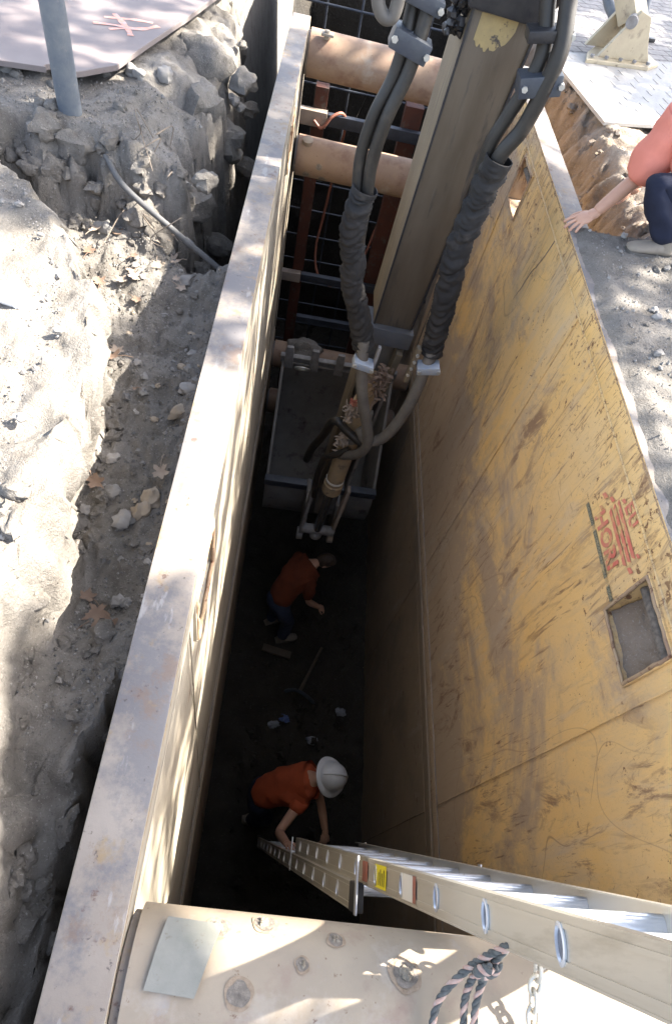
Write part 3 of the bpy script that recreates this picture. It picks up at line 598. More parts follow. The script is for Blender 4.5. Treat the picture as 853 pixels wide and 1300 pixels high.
# ------------------------------------------------------------------ shoring beyond the box
fr = thing('shoring_frame', 'faded orange post and cross beam shoring frame beyond the far spreaders', 'shoring frame', (.8, 6.15, FLOOR))
for x0, x1 in ((.10, .22), (.93, 1.10)):
    b = MB(); b.box((x0, 6.10, FLOOR - .1), (x1, 6.22, -.62)); b.build('post', D['orange_steel'], fr, bevel=.006)
b = MB(); b.box((-.1, 6.02, -.92), (.235, 6.1, -.79)); b.build('beam_end', D['tan_beam'], fr, bevel=.006)
b = MB(); b.box((.24, 6.03, -.90), (1.70, 6.095, -.80)); b.build('cross_beam', D['galv'], fr, bevel=.005)
b = MB(); b.box((-.1, 6.02, -2.58), (.20, 6.10, -2.47)); b.build('beam_end', D['tan_beam'], fr, bevel=.006)
b = MB(); b.box((.205, 6.03, -2.56), (1.70, 6.095, -2.47)); b.build('cross_beam', D['galv'], fr, bevel=.005)
b = MB(); b.box((.22, 6.03, -3.13), (1.70, 6.095, -3.05)); b.build('cross_beam', D['galv'], fr, bevel=.005)
mg = thing('rebar_grid', 'blue-grey welded bar grid standing in the dark at the trench end', 'grid', (.8, 6.6, FLOOR))
for k in range(6):
    x = .10 + k * .312
    b = MB(); b.cyl((x, 6.6, FLOOR), (x, 6.6, .25), .011, 8); b.build('upright_bar', D['galv'], mg)
for k in range(15):
    z = .15 - k * .31
    b = MB(); b.cyl((-.1, 6.587, z), (1.70, 6.587, z), .010, 8); b.build('cross_bar', D['galv'], mg)
hz = MB(); hz.tube(spline([(.12, 6.0, -.86), (.2, 5.98, -.90), (.28, 6.0, -.80), (.37, 6.05, -.775), (.42, 6.12, -.9), (.40, 6.3, -1.3), (.36, 6.35, -1.9), (.33, 6.3, -2.3), (.40, 6.2, -2.55), (.6, 6.15, -2.62), (.85, 6.2, -2.3), (.95, 6.3, -1.9)], 8), .014, 8)
tag(hz.build('hose', M('brown_rubber_hose', (0.24, 0.085, 0.05), (0.18, 0.08, 0.06), 20, .6, bump=.1)), 'thin reddish brown hose draped over the shoring beam and down the grid', 'hose')
lump = MB(); lump.ell((.35, 5.38, -2.98), (.20, .14, .11), 18, 12, wob=.55, seed=4.); tag(lump.build('dirt_clod', D['dirt']), 'pale dirt clod heaped on the pipe behind the bucket teeth', 'dirt clod')

# ------------------------------------------------------------------ excavator arm
ex = thing('excavator_arm', 'worn brown excavator stick reaching straight down into the trench with hoses and bucket', 'excavator', (.95, 3.65, -3.7))
AX0 = Vector((.98, 3.68, .76)); AXD = Vector((-.0437, -.049, -.9978)).normalized()
def ap(k, dx=0., dy=0.): return AX0 + AXD * k + Vector((dx, dy, 0))
def arm_prism(name, k0, k1, w0, w1, f0, f1, b0, b1, mat, bevel=.01, parent=None):
    """box along the arm; w width in x, f front offset, b back offset in y"""
    m = MB(); vs = [ap(k0, -w0 / 2, f0), ap(k0, w0 / 2, f0), ap(k0, w0 / 2, b0), ap(k0, -w0 / 2, b0), ap(k1, -w1 / 2, f1), ap(k1, w1 / 2, f1), ap(k1, w1 / 2, b1), ap(k1, -w1 / 2, b1)]
    m.add(vs, [(0, 1, 2, 3), (7, 6, 5, 4), (0, 4, 5, 1), (1, 5, 6, 2), (2, 6, 7, 3), (3, 7, 4, 0)]); return m
st_ = MB(); m0 = arm_prism('s', -.02, 1.87, .355, .29, -.02, -.02, .42, .36, None); st_.v, st_.f, st_.m = [v + Vector((.022 if i < 4 else 0, 0, 0)) for i, v in enumerate(m0.v)], m0.f, m0.m
so = st_.build('stick', [D['stick_side'], D['stick_front']], ex, bevel=.012, seg=2)
for f in so.data.polygons:
    if f.normal.y < -.75: f.material_index = 1
fl = MB()
for sx in (-1, 1): fl.bar(ap(0, sx * .170 + .022, -.026), ap(1.86, sx * .138, -.026), .012, .012, (0, 1, 0))
fl.build('edge_weld', D['black_steel'], so)
ch = MB(); N = 20; vs = [ap(.028, -.10 + .19 * k / N, -.0225) for k in range(N + 1)] + [ap(.04 + .13 * math.sqrt(max(0, 1 - ((k - 8) / 12.5) ** 2)) * (1 + .30 * noise.noise(Vector((k * .6, 2, 0)))), -.10 + .19 * k / N, -.0225) for k in range(N + 1)]
ch.add(vs, [(k, k + 1, N + 2 + k, N + 1 + k) for k in range(N)]); ch.build('paint_patch', D['yellow_chip'], so, smooth=0)
pb = MB(); pb.bar(ap(-.55, 0, .12), ap(.03, 0, .12), .37, .40, (0, 1, 0)); pb.cyl(ap(-.12, -.26, .08), ap(-.12, .26, .08), .10, 24); pb.build('pivot_bracket', D['black_steel'], ex, bevel=.015)
up = MB(); up.bar(ap(-1.25, 0, .2), ap(-.5, 0, .2), .30, .42, (0, 1, 0)); up.build('upper_stick', D['stick_front'], ex, bevel=.012)
gr = MB(); rg = random.Random(4)
for k in range(40): gr.ell(ap(rg.uniform(-.02, .16), -.20 + rg.uniform(-.045, .05), .05 + rg.uniform(-.05, .05)), rg.uniform(.012, .03), 7, 5, wob=.6, seed=k * 1.3)
gr.build('grease_clump', D['black_steel'], ex)
# slender lower part: two cheek plates, the tan cylinder between link arms
tp = MB(); tp.bar(ap(1.865, -.02, .05), ap(2.0, -.02, .05), .36, .26, (0, 1, 0)); tp.build('cross_plate', M('dusty_blue_steel', (0.06, 0.063, 0.072), (0.085, 0.083, 0.082), 8, .6, bump=.2), ex, bevel=.006)
for sx in (-1, 1):
    c = MB(); m0 = arm_prism('c', 1.99, 3.95, .03, .03, .0, .10, .30, .28, None)
    c.v = [v + Vector((sx * .135, 0, 0)) for v in m0.v]; c.f = m0.f; c.m = m0.m
    c.build('cheek_plate', D['stick_side'] if sx < 0 else D['bucket'], ex, bevel=.006)
c = MB(); m0 = arm_prism('c', 1.99, 4.45, .235, .20, .16, .16, .32, .30, None); c.v, c.f, c.m = m0.v, m0.f, m0.m; c.build('lower_stick', D['bucket'], ex, bevel=.01)
for sx, k0, k1, mat in ((.10, 2.02, 2.45, D['stick_side']),):
    c = MB(); c.bar(ap(k0, sx, -.06), ap(k1, sx - .01, -.02), .05, .12, (0, 1, 0)); c.build('cylinder_lug', mat, ex, bevel=.01)
cy = MB(); cy.tube([ap(2.3, -.03, -.06), ap(2.55, -.03, -.06), ap(2.56, -.03, -.06), ap(3.62, -.045, -.07), ap(3.63, -.045, -.07), ap(3.74, -.046, -.07)], [.075, .075, .084, .084, .094, .094], 28)
co = cy.build('bucket_cylinder', D['cyl'], ex)
c = MB(); c.ring(ap(3.56, -.045, -.07), ap(3.585, -.045, -.07), .0875, .08, 28); c.build('white_ring', D['whitering'], co)
for k in (2.62, 2.95):
    c = MB(); c.ring(ap(k, -.035, -.064), ap(k + .05, -.035, -.064), .092, .08, 28); c.bar(ap(k, .05, -.12), ap(k + .05, .05, -.12), .03, .05, (0, 1, 0)); c.build('hose_band', D['bucket'], co)
c = MB(); c.cyl(ap(3.72, -.046, -.07), ap(4.42, -.05, -.06), .045, 18); c.build('cylinder_rod', D['chrome'], co)
for sx in (-1, 1):
    c = MB(); c.bar(ap(3.75, sx * .17 - .04, -.02), ap(4.62, sx * .165 - .05, -.03), .035, .09, (0, 1, 0)); c.cyl(ap(4.58, sx * .165 - .05 - .03, -.03), ap(4.58, sx * .165 - .05 + .03, -.03), .07, 16)
    c.build('link_arm', D['tan_beam'] if sx > 0 else D['tooth'], ex, bevel=.006)
c = MB(); c.cyl(ap(4.45, -.21, -.05), ap(4.45, .13, -.05), .055, 18); c.ell(ap(4.52, -.05, -.06), (.07, .07, .06), 12, 8); c.build('link_pin', D['tooth'], ex, bevel=.004)
# bucket: open towards the sky, teeth on the far lip
bx0, bx1 = .14, 1.33
prof = [(3.93, -3.62), (3.90, -3.95), (4.0, -4.25), (4.3, -4.42), (4.68, -4.25), (4.92, -3.8), (4.98, -3.25), (4.86, -2.72)]
pf = [Vector((0, a, b_)) for a, b_ in prof]; pf = spline(pf, 6)
b = MB(); n = len(pf); t = .03
cen = Vector((0, 4.4, -3.4)); inn = [p + (cen - p).normalized() * t for p in pf]
for X in (bx0, bx1): pass
vs = [Vector((x, p.y, p.z)) for x in (bx0, bx1) for p in pf] + [Vector((x, p.y, p.z)) for x in (bx0, bx1) for p in inn]
fs = [(i, i + 1, n + i + 1, n + i) for i in range(n - 1)] + [(2 * n + i, 3 * n + i, 3 * n + i + 1, 2 * n + i + 1) for i in range(n - 1)]
fs += [(0, n, 3 * n, 2 * n), (n - 1, 3 * n - 1, 4 * n - 1, 2 * n - 1)] + [(i + q * n, 2 * n + i + q * n, 2 * n + i + 1 + q * n, i + 1 + q * n) for q in (0, 1) for i in range(n - 1)]
b.add(vs, fs); bo = b.build('bucket', D['bucket'], ex, smooth=40)
for x in (bx0 - .012, bx1 - .018):
    b = MB(); poly = [(p.y, p.z) for p in pf]
    b.prism(poly, 0, .03, lambda a, x=x: Vector((x + a.z, a.x, a.y))); b.build('side_plate', D['bucket'], bo, smooth=30, bevel=.004)
b = MB(); b.bar((bx0 - .03, 4.87, -2.70), (bx1 + .03, 4.87, -2.70), .05, .13, (0, -.3, .9)); b.build('cutting_lip', D['tooth'], bo, bevel=.006)
b = MB(); b.bar((bx0 - .02, 3.92, -3.60), (bx1 + .02, 3.92, -3.60), .09, .09, (0, 0, 1)); b.build('back_rail', D['clamp'], bo, bevel=.01)
for k in range(5):
    x = bx0 + .06 + k * (bx1 - bx0 - .12) / 4
    b = MB(); b.add([Vector((x - .05, 4.80, -2.78)), Vector((x + .05, 4.80, -2.78)), Vector((x + .05, 4.93, -2.76)), Vector((x - .05, 4.93, -2.76)), Vector((x - .035, 4.80, -2.50)), Vector((x + .035, 4.80, -2.50)), Vector((x + .035, 4.84, -2.50)), Vector((x - .035, 4.84, -2.50))], [(0, 1, 2, 3), (4, 7, 6, 5), (0, 4, 5, 1), (1, 5, 6, 2), (2, 6, 7, 3), (3, 7, 4, 0)])
    b.build('tooth', D['tooth'], bo, bevel=.01)
b = MB(); b.torus((.35, 4.76, -2.72), .075, .013, (0, .6, .5)); b.build('shackle_ring', D['zinc'], bo)
for sx in (-.2, .12):
    b = MB(); b.prism([(3.45, -3.75), (3.62, -3.5), (3.95, -3.52), (4.0, -4.0), (3.7, -4.1), (3.48, -3.92)], 0, .04, lambda a, sx=sx: Vector((.78 + sx + a.z, a.x, a.y))); b.build('bucket_ear', D['bucket'], bo, bevel=.006)
# fabric hose sleeves
def sleeve(pts, rad, seed, flare=1.12):
    P = spline(pts, 26); n = len(P); rs = []
    for i in range(n): rs.append(rad)
    def wob(t, an):
        q = noise.noise(Vector((t * 24 + .8 * sin(an + seed), cos(an) * .8, seed))) * .22 + noise.noise(Vector((t * 55 + 1.3 * cos(an * 1 + seed), sin(an) * 1.4, seed + 4))) * .13
        fold = abs(noise.noise(Vector((t * 30 + 1.6 * sin(an + 1), seed, cos(an) * .5)))) * .55
        k = sst(0, .07, t)
        return (1 + (q + .18 - fold * 1.25) * k) * (1 + (flare - 1) * sst(.08, 0, t))
    b = MB(); b.tube(P, rs, 28, False, wob=wob)
    return b
s1 = sleeve([(.470, 3.3, -.03), (.452, 3.3, -.15), (.452, 3.3, -.319), (.492, 3.3, -.465), (.514, 3.3, -.628), (.592, 3.3, -.821), (.655, 3.3, -1.0), (.69, 3.28, -1.10)], .061, 1.)
o1 = s1.build('hose_sleeve', D['sleeve'], ex, smooth=180, recalc=False)
s2 = sleeve([(1.122, 3.3, .255), (1.105, 3.3, .09), (1.093, 3.3, -.093), (1.085, 3.3, -.292), (1.107, 3.3, -.505), (1.133, 3.3, -.74), (1.151, 3.3, -.95), (1.16, 3.28, -1.05)], .063, 6.)
o2 = s2.build('hose_sleeve', D['sleeve'], ex, smooth=180, recalc=False)
for o in (o1, o2):
    md = o.modifiers.new('t', 'SOLIDIFY'); md.thickness = .005; md.offset = 1
def hose(pts, r, mat='hose', parent=ex, name='hose'):
    b = MB(); b.tube(spline(pts, 10), r, 14); return b.build(name, D[mat], parent, smooth=60)
hose([(.50, 3.3, -.35), (.485, 3.3, -.049), (.475, 3.3, .108), (.50, 3.3, .325), (.556, 3.33, .525), (.575, 3.35, .68), (.59, 3.4, .90), (.66, 3.5, 1.3)], .034)
hose([(.46, 3.3, -.35), (.425, 3.32, -.043), (.412, 3.33, .121), (.437, 3.33, .316), (.492, 3.35, .483), (.512, 3.37, .631), (.52, 3.42, .85), (.57, 3.5, 1.3)], .032)
hose([(1.11, 3.32, .0), (1.118, 3.30, .26), (1.178, 3.3, .41), (1.205, 3.3, .60), (1.212, 3.32, .76), (1.17, 3.4, .97), (1.14, 3.5, 1.3)], .040)
hose([(1.08, 3.36, .0), (1.065, 3.36, .27), (1.10, 3.36, .43), (1.14, 3.36, .582), (1.155, 3.38, .72), (1.09, 3.45, .95), (1.05, 3.5, 1.3)], .036)
hose([(.345, 3.32, .95), (.346, 3.3, .799), (.372, 3.3, .735), (.410, 3.3, .718), (.436, 3.3, .76), (.433, 3.3, .95)], .030, 'grey_hose')
hose([(.672, 3.26, -1.02), (.700, 3.22, -1.193), (.755, 3.18, -1.44), (.865, 3.16, -1.766), (.905, 3.16, -1.95), (.870, 3.2, -2.117), (.79, 3.28, -2.26), (.74, 3.36, -2.35)], .042, 'grey_hose')
hose([(1.155, 3.26, -1.02), (1.141, 3.22, -1.132), (1.117, 3.18, -1.452), (1.055, 3.16, -1.726), (.985, 3.17, -1.885), (.893, 3.19, -1.93), (.82, 3.24, -1.86)], .044, 'grey_hose')
hose([(.88, 3.25, -2.05), (.74, 3.3, -1.98), (.64, 3.34, -1.92), (.60, 3.4, -2.05), (.58, 3.5, -2.3), (.52, 3.6, -2.6), (.50, 3.7, -2.9)], .036, 'hose')
hose([(.80, 3.3, -2.2), (.70, 3.3, -2.3), (.62, 3.36, -2.45), (.60, 3.4, -2.8), (.62, 3.42, -3.1)], .028, 'hose')
# clamps
def clamp(c, w, h, d, mat, bolts, tilt=0., name='hose_clamp'):
    R = Matrix.Rotation(tilt, 3, 'Y'); b = MB(); b.box((-w / 2, -d / 2, -h / 2), (w / 2, d / 2, h / 2), R, c); o = b.build(name, mat, ex, bevel=.008)
    for bx in bolts:
        q = MB(); p0 = Vector(c) + R @ Vector((bx[0] * w / 2, -d / 2 - .012, bx[1] * h / 2)); q.tube([p0, p0 + Vector((0, .03, 0))], .015, 6); q.build('bolt', D['zinc'], o, smooth=0)
    return o
clamp((.535, 3.345, .635), .19, .085, .12, D['clamp'], [(-.85, .0), (.9, .0)], .25)
clamp((.545, 3.37, .80), .20, .06, .12, D['clamp'], [(-.85, .0), (.9, .0)], .2)
clamp((1.18, 3.34, .60), .20, .09, .13, D['clamp'], [(-.75, .0), (.95, .0)], -.25)
clamp((1.15, 3.38, .78), .20, .05, .12, D['black_steel'], [(.95, .0)], -.2)
clamp((.700, 3.20, -1.165), .145, .055, .10, D['bright_clamp'], [(-.8, 0), (.9, .1)], .2)
clamp((1.150, 3.20, -1.105), .155, .06, .10, D['bright_clamp'], [(-.8, 0), (.9, .1)], -.2)
b = MB(); b.bar((.79, 3.24, -1.03), (.78, 3.22, -1.20), .022, .04, (0, 1, 0)); b.build('clamp_bracket', D['tooth'], ex, bevel=.005)
b = MB(); b.bar((1.055, 3.24, -.98), (1.035, 3.22, -1.27), .03, .06, (0, 1, 0)); b.build('clamp_bracket', D['stick_side'], ex, bevel=.005)
b = MB(); b.box((1.18, 3.35, .52), (1.205, 3.45, .72)); b.build('clamp_bracket', D['tooth'], ex, bevel=.005)
b = MB()
for k in range(4): b.tube([(1.05 - k * .006, 3.205, -1.02 - k * .06), (1.05 - k * .006, 3.19, -1.02 - k * .06)], .012, 6)
b.build('bolt', D['zinc'], ex, smooth=0)
# dead leaves lodged in the arm
def leaf_quad(b, c, L, Wd, N=None, rng=random, curl=.4):
    R = Matrix.Rotation(rng.uniform(0, 6.28), 3, 'Z') @ Matrix.Rotation(rng.uniform(-.9, .9), 3, 'X') @ Matrix.Rotation(rng.uniform(-.6, .6), 3, 'Y')
    pts = [(-L / 2, 0), (-L * .2, Wd / 2), (L * .15, Wd * .4), (L / 2, 0), (L * .15, -Wd * .4), (-L * .2, -Wd / 2)]
    k = rng.uniform(-curl, curl)
    b.add([R @ Vector((x, y, k * (x * x / L + abs(y)))) + Vector(c) for x, y in pts] + [R @ Vector((0, 0, 0)) + Vector(c)], [(6, i, (i + 1) % 6) for i in range(6)])
rg = random.Random(8)
for (cen_, spread, mats_) in ((Vector((.885, 3.32, -1.42)), Vector((.06, .06, .16)), ('deadleaf', 110)), (Vector((.735, 3.34, -1.80)), Vector((.05, .05, .10)), ('paleleaf', 90)), (Vector((.74, 3.34, -2.15)), Vector((.05, .05, .10)), ('paleleaf', 60)), (Vector((.735, 3.33, -1.68)), Vector((.025, .03, .03)), ('redleaf', 14))):
    b = MB()
    for k in range(mats_[1]): leaf_quad(b, cen_ + Vector([rg.gauss(0, .5) * s for s in spread]), rg.uniform(.05, .09), rg.uniform(.014, .03), rng=rg)
    tag(centred(b.build('leaf_litter', D[mats_[0]], smooth=0, recalc=False), cen_), {'deadleaf': 'brown leaf litter lodged in the stick below the cross plate', 'redleaf': 'small dark red leaf scrap by the hose', 'paleleaf': 'straw coloured leaf litter wedged beside the grey hose' if cen_.z > -2 else 'straw coloured leaf litter just above the tan cylinder'}[mats_[0]], 'leaf litter')

# ------------------------------------------------------------------ ladder
LP = Vector((.7593855, -.00815777, .44482076)); LD = Vector((.02996652, -.12793811, .99132933)).normalized()
LXv = Vector((1, 0, -.030)).normalized(); LN = LD.cross(LXv).normalized()          # LN points towards +Y (the climbing side)
if LN.y < 0: LN = -LN
lad = thing('extension_ladder', 'aluminium extension ladder leaning on the near spreader, foot on the trench floor', 'ladder', (.6, .75, FLOOR))
def lpt(s, x, nrm): return LP + LD * s + LXv * x + LN * nrm
LWID = .42; HR = .040
def rail(name, s0, s1, x, side, n0, lab=None):
    """channel rail: web with raised lips"""
    b = MB(); t = .004; fl_ = .028
    def seg(xa, xb, na, nb): 
        vs = [lpt(s, xx, nn) for s in (s0, s1) for xx, nn in ((xa, na), (xb, na), (xb, nb), (xa, nb))]
        b.add(vs, [(3, 2, 1, 0), (4, 5, 6, 7), (0, 1, 5, 4), (1, 2, 6, 5), (2, 3, 7, 6), (3, 0, 4, 7)])
    seg(x, x + side * t, n0 - HR, n0 + HR)
    seg(x - side * .0015, x + side * fl_, n0 + HR, n0 + HR + t); seg(x - side * .0015, x + side * fl_, n0 - HR - t, n0 - HR)
    for q in (-.66, .66): seg(x - side * .0025, x, n0 + HR * q - .004, n0 + HR * q + .004)
    return b.build(name, D['alu'], lad, smooth=30)
FN, BN = 0.0, -.088
S_FLY0, S_FLY1 = -3.28, .95
S_B0, S_B1 = (FLOOR - LP.z) / LD.z, -1.42
fr_l = rail('fly_rail', S_FLY0, S_FLY1, 0, 1, FN); fr_r = rail('fly_rail', S_FLY0, S_FLY1, LWID, -1, FN)
br_l = rail('base_rail', S_B0 + .02, S_B1, -.028, 1, BN); br_r = rail('base_rail', S_B0 + .02, S_B1, LWID + .028, -1, BN)
def rung(s, n0, x0, x1):
    b = MB(); n = 18
    def P(x, a): 
        return lpt(s, x, n0) + LN * cos(a) * .0235 + LD * sin(a) * .0120
    vs = [P(x, 2 * pi * k / n) for x in (x0 + .004, x1 - .004) for k in range(n)]
    b.add(vs, [(k, (k + 1) % n, n + (k + 1) % n, n + k) for k in range(n)])
    for j in range(6):                                     # grip ribs on the top
        na = -.0175 + j * .007
        vs = [lpt(s, x, n0 + na + q) + LD * (.0120 * math.sqrt(1 - (na / .0235) ** 2) - .0006 + h) for x in (x0 + .005, x1 - .005) for q, h in ((-.0012, 0), (.0012, 0), (.0012, .0016), (-.0012, .0016))]
        b.add(vs, [(0, 1, 5, 4), (1, 2, 6, 5), (2, 3, 7, 6), (3, 0, 4, 7)])
    r = b.build('rung', D['alu_rung'], lad, smooth=40)
    # flared collar where the rung comes through the web
    for xx in (x0, x1):
        sg = -1 if xx == x0 else 1; c = MB(); m_ = 24; vs = []
        for (ra, dx) in ((1.25, 0.0005), (1.32, .0045), (1.05, .006), (.96, .001)):
            for k in range(m_):
                a = 2 * pi * k / m_; vs.append(lpt(s, xx + sg * dx, n0) + LN * cos(a) * .0245 * ra + LD * sin(a) * .0120 * ra)
        c.add(vs, [(i * m_ + k, i * m_ + (k + 1) % m_, ((i + 1) % 4) * m_ + (k + 1) % m_, ((i + 1) % 4) * m_ + k) for i in range(3) for k in range(m_)])
        c.build('rung_collar', D['alu_rung'], r, smooth=50)
        h = MB(); vs = [lpt(s, xx + sg * .0012, n0)] + [lpt(s, xx + sg * .0012, n0) + LN * cos(2 * pi * k / 24) * .0235 + LD * sin(2 * pi * k / 24) * .0112 for k in range(24)]
        h.add(vs, [(0, 1 + k, 1 + (k + 1) % 24) for k in range(24)]); h.build('rung_bore', D['bore'], r, smooth=0)
for k in range(-3, 11): rung(-.305 * k, FN, 0, LWID)
for k in range(5, 20):
    s = -.305 * k + .10
    if s < S_B1 - .03 and s > S_B0 + .1: rung(s, BN, -.028, LWID + .028)
for x, sd in ((-.028, 1), (LWID + .028, -1)):
    b = MB(); vs = [lpt(s, x - sd * .003 + sd * dx, BN + nn) for s in (S_B1 - .085, S_B1 + .012) for dx, nn in ((0, -HR - .008), (.036, -HR - .008), (.036, HR + .008), (0, HR + .008))]
    b.add(vs, [(3, 2, 1, 0), (4, 5, 6, 7), (0, 1, 5, 4), (1, 2, 6, 5), (2, 3, 7, 6), (3, 0, 4, 7)]); b.build('rail_cap', D['blackplastic'], lad, bevel=.006)
    b = MB(); vs = [lpt(s, x - sd * .004 + sd * dx, BN + nn) for s in (S_B0, S_B0 + .12) for dx, nn in ((0, -.06), (.04, -.06), (.04, .06), (0, .06))]
    b.add(vs, [(3, 2, 1, 0), (4, 5, 6, 7), (0, 1, 5, 4), (1, 2, 6, 5), (2, 3, 7, 6), (3, 0, 4, 7)]); b.build('foot', D['blackplastic'], lad, bevel=.01)
for s in (S_B1 + .02, S_FLY0 + .03):
    b = MB()
    for x, sd in ((-.034, 1), (LWID + .034, -1)):
        vs = [lpt(s + a, x + sd * dx, nn) for a in (0, .03) for dx, nn in ((0, BN - .05), (.006, BN - .05), (.006, FN + .048), (0, FN + .048))]
        b.add(vs, [(3, 2, 1, 0), (4, 5, 6, 7), (0, 1, 5, 4), (1, 2, 6, 5), (2, 3, 7, 6), (3, 0, 4, 7)])
    b.build('rail_guide', D['alu_rung'], lad, bevel=.001)
def sticker(s0, s1, n0, n1, mat, sx=0.):
    b = MB(); x = -.0035; b.add([lpt(s0, x, n0), lpt(s1, x, n0), lpt(s1, x, n1), lpt(s0, x, n1)], [(0, 1, 2, 3)])
    return b.build('sticker', mat, fr_l, smooth=0)
sticker(-1.415, -1.335, -.032, .032, D['stk_red']); sy = sticker(-1.235, -1.085, -.034, .034, D['stk_yellow']); sticker(-.905, -.805, -.034, .032, D['stk_white']); sticker(-.803, -.775, -.034, .032, D['stk_red'])
b = MB()
b.add([lpt(-1.222, -.0045, -.03), lpt(-1.205, -.0045, -.03), lpt(-1.205, -.0045, .02), lpt(-1.222, -.0045, .02)], [(0, 1, 2, 3)])
for k in range(4): b.add([lpt(-1.18 + k * .022, -.0045, -.025), lpt(-1.172 + k * .022, -.0045, -.025), lpt(-1.172 + k * .022, -.0045, .012 + .01 * (k % 2)), lpt(-1.18 + k * .022, -.0045, .012 + .01 * (k % 2))], [(0, 1, 2, 3)])
b.build('print', D['ink'], sy, smooth=0)
# rope and chain tying the ladder to the spreader
def twisted(pts, r, mat_a, mat_b, turns):
    P = spline(pts, 14); b = MB(); n = len(P)
    for s_ in range(3):
        Q = []; prev = None
        for i, p in enumerate(P):
            t = (P[min(i + 1, n - 1)] - P[max(i - 1, 0)]).normalized(); a = (prev - t * prev.dot(t)) if prev else t.cross(Vector((0, 1, .3))); a.normalize(); prev = a; bb = t.cross(a)
            an = 2 * pi * (s_ / 3 + turns * i / n); Q.append(p + (a * cos(an) + bb * sin(an)) * r * .52)
        b.tube(Q, r * .56, 8, True, mi=1 if s_ == 0 else 0)
    return b
rp = thing('rope', 'dark green and pink twisted rope tied round the ladder rail', 'rope', (.74, -.04, .1))
RT = Vector((.745, -.045, .115))
for name, pts, tr in (('rope_loop', [RT + V(.012, .03, .12), RT + V(-.008, .005, .03), RT + V(-.035, -.025, -.03), RT + V(-.075, -.075, -.075), RT + V(-.09, -.14, -.09), RT + V(-.085, -.22, -.10), RT + V(-.08, -.33, -.2)], 9),
                      ('rope_loop', [RT + V(.004, .0, .02), RT + V(-.012, -.03, -.03), RT + V(-.024, -.075, -.06), RT + V(-.026, -.15, -.075), RT + V(-.02, -.25, -.11), RT + V(-.02, -.33, -.22)], 8),
                      ('rope_loop', [RT + V(.012, .03, .12), RT + V(.012, -.002, .03), RT + V(.006, -.03, -.015), RT + V(-.004, -.08, -.05), RT + V(-.008, -.15, -.07), RT + V(-.004, -.25, -.10), RT + V(-.004, -.33, -.22)], 8)):
    twisted(pts, .0078, 0, 0, tr).build(name, [D['rope_dark'], D['rope_pink']], rp, smooth=60)
b = twisted([RT + V(.0, -.012, .045), RT + V(-.018, -.018, .02), RT + V(-.006, -.024, .0), RT + V(.016, -.018, .01), RT + V(.016, -.004, .04)], .0105, 0, 0, 4); b.build('knot', [D['rope_dark'], D['rope_pink']], rp, smooth=60)
chn = thing('chain', 'pale steel chain hanging from a ladder rung over the near spreader', 'chain', (.87, -.05, .1))
cp = spline([(.84, .0, .245), (.86, -.02, .19), (.868, -.045, .13), (.872, -.075, .085), (.874, -.115, .055), (.876, -.165, .035), (.878, -.22, .02), (.88, -.27, -.03)], 12)
L = 0; last = cp[0]; acc = []
for a, c in zip(cp, cp[1:]):
    L += (c - a).length
    if L > .031: acc.append((a, (c - a).normalized())); L = 0
for k, (c, d) in enumerate(acc):
    side = Vector((1, 0, 0)) if k % 2 else d.cross(Vector((1, 0, 0))).normalized()
    b = MB(); b.torus(c, .0125, .0042, side.cross(d) if side.cross(d).length > .1 else (0, 0, 1), 20, 8, 1.75, a=d); b.build('chain_link', D['chain'], chn, smooth=60)
c2 = []
for k in range(7):
    t = k / 6; p = lpt(-.305 * 1 + .03 + .012 * sin(k), .075 + .05 * t, .028 - .05 * t); c2.append(p)
for k, p in enumerate(c2[:6]):
    d = (c2[k + 1] - p).normalized(); b = MB(); b.torus(p, .0105, .004, (0, 1, .3) if k % 2 else (.3, .2, 1), 18, 8, 1.5, a=d); b.build('chain_link', D['chain'], chn, smooth=60)

# ------------------------------------------------------------------ people
def skin_mesh(J, E, sub=2, root=None):
    """J name -> (pos, r or (rx, ry)); returns vertices, faces of the grown surface"""
    names = list(J); me = bpy.data.meshes.new('sk'); me.from_pydata([Vector(J[n][0]) for n in names], [(names.index(a), names.index(c)) for a, c in E], [])
    o = bpy.data.objects.new('sk', me); COL.objects.link(o)
    o.modifiers.new('s', 'SKIN'); sv = me.skin_vertices[0].data
    for i, n_ in enumerate(names):
        r = J[n_][1]; sv[i].radius = (r, r) if isinstance(r, (int, float)) else r; sv[i].use_root = (n_ == (root or names[0]))
    o.modifiers['s'].use_smooth_shade = True
    md = o.modifiers.new('u', 'SUBSURF'); md.levels = md.render_levels = sub
    dg = bpy.context.evaluated_depsgraph_get(); m2 = bpy.data.meshes.new_from_object(o.evaluated_get(dg))
    vs = [v.co.copy() for v in m2.vertices]; fs = [tuple(p.vertices) for p in m2.polygons]
    bpy.data.objects.remove(o); bpy.data.meshes.remove(me); bpy.data.meshes.remove(m2); return vs, fs
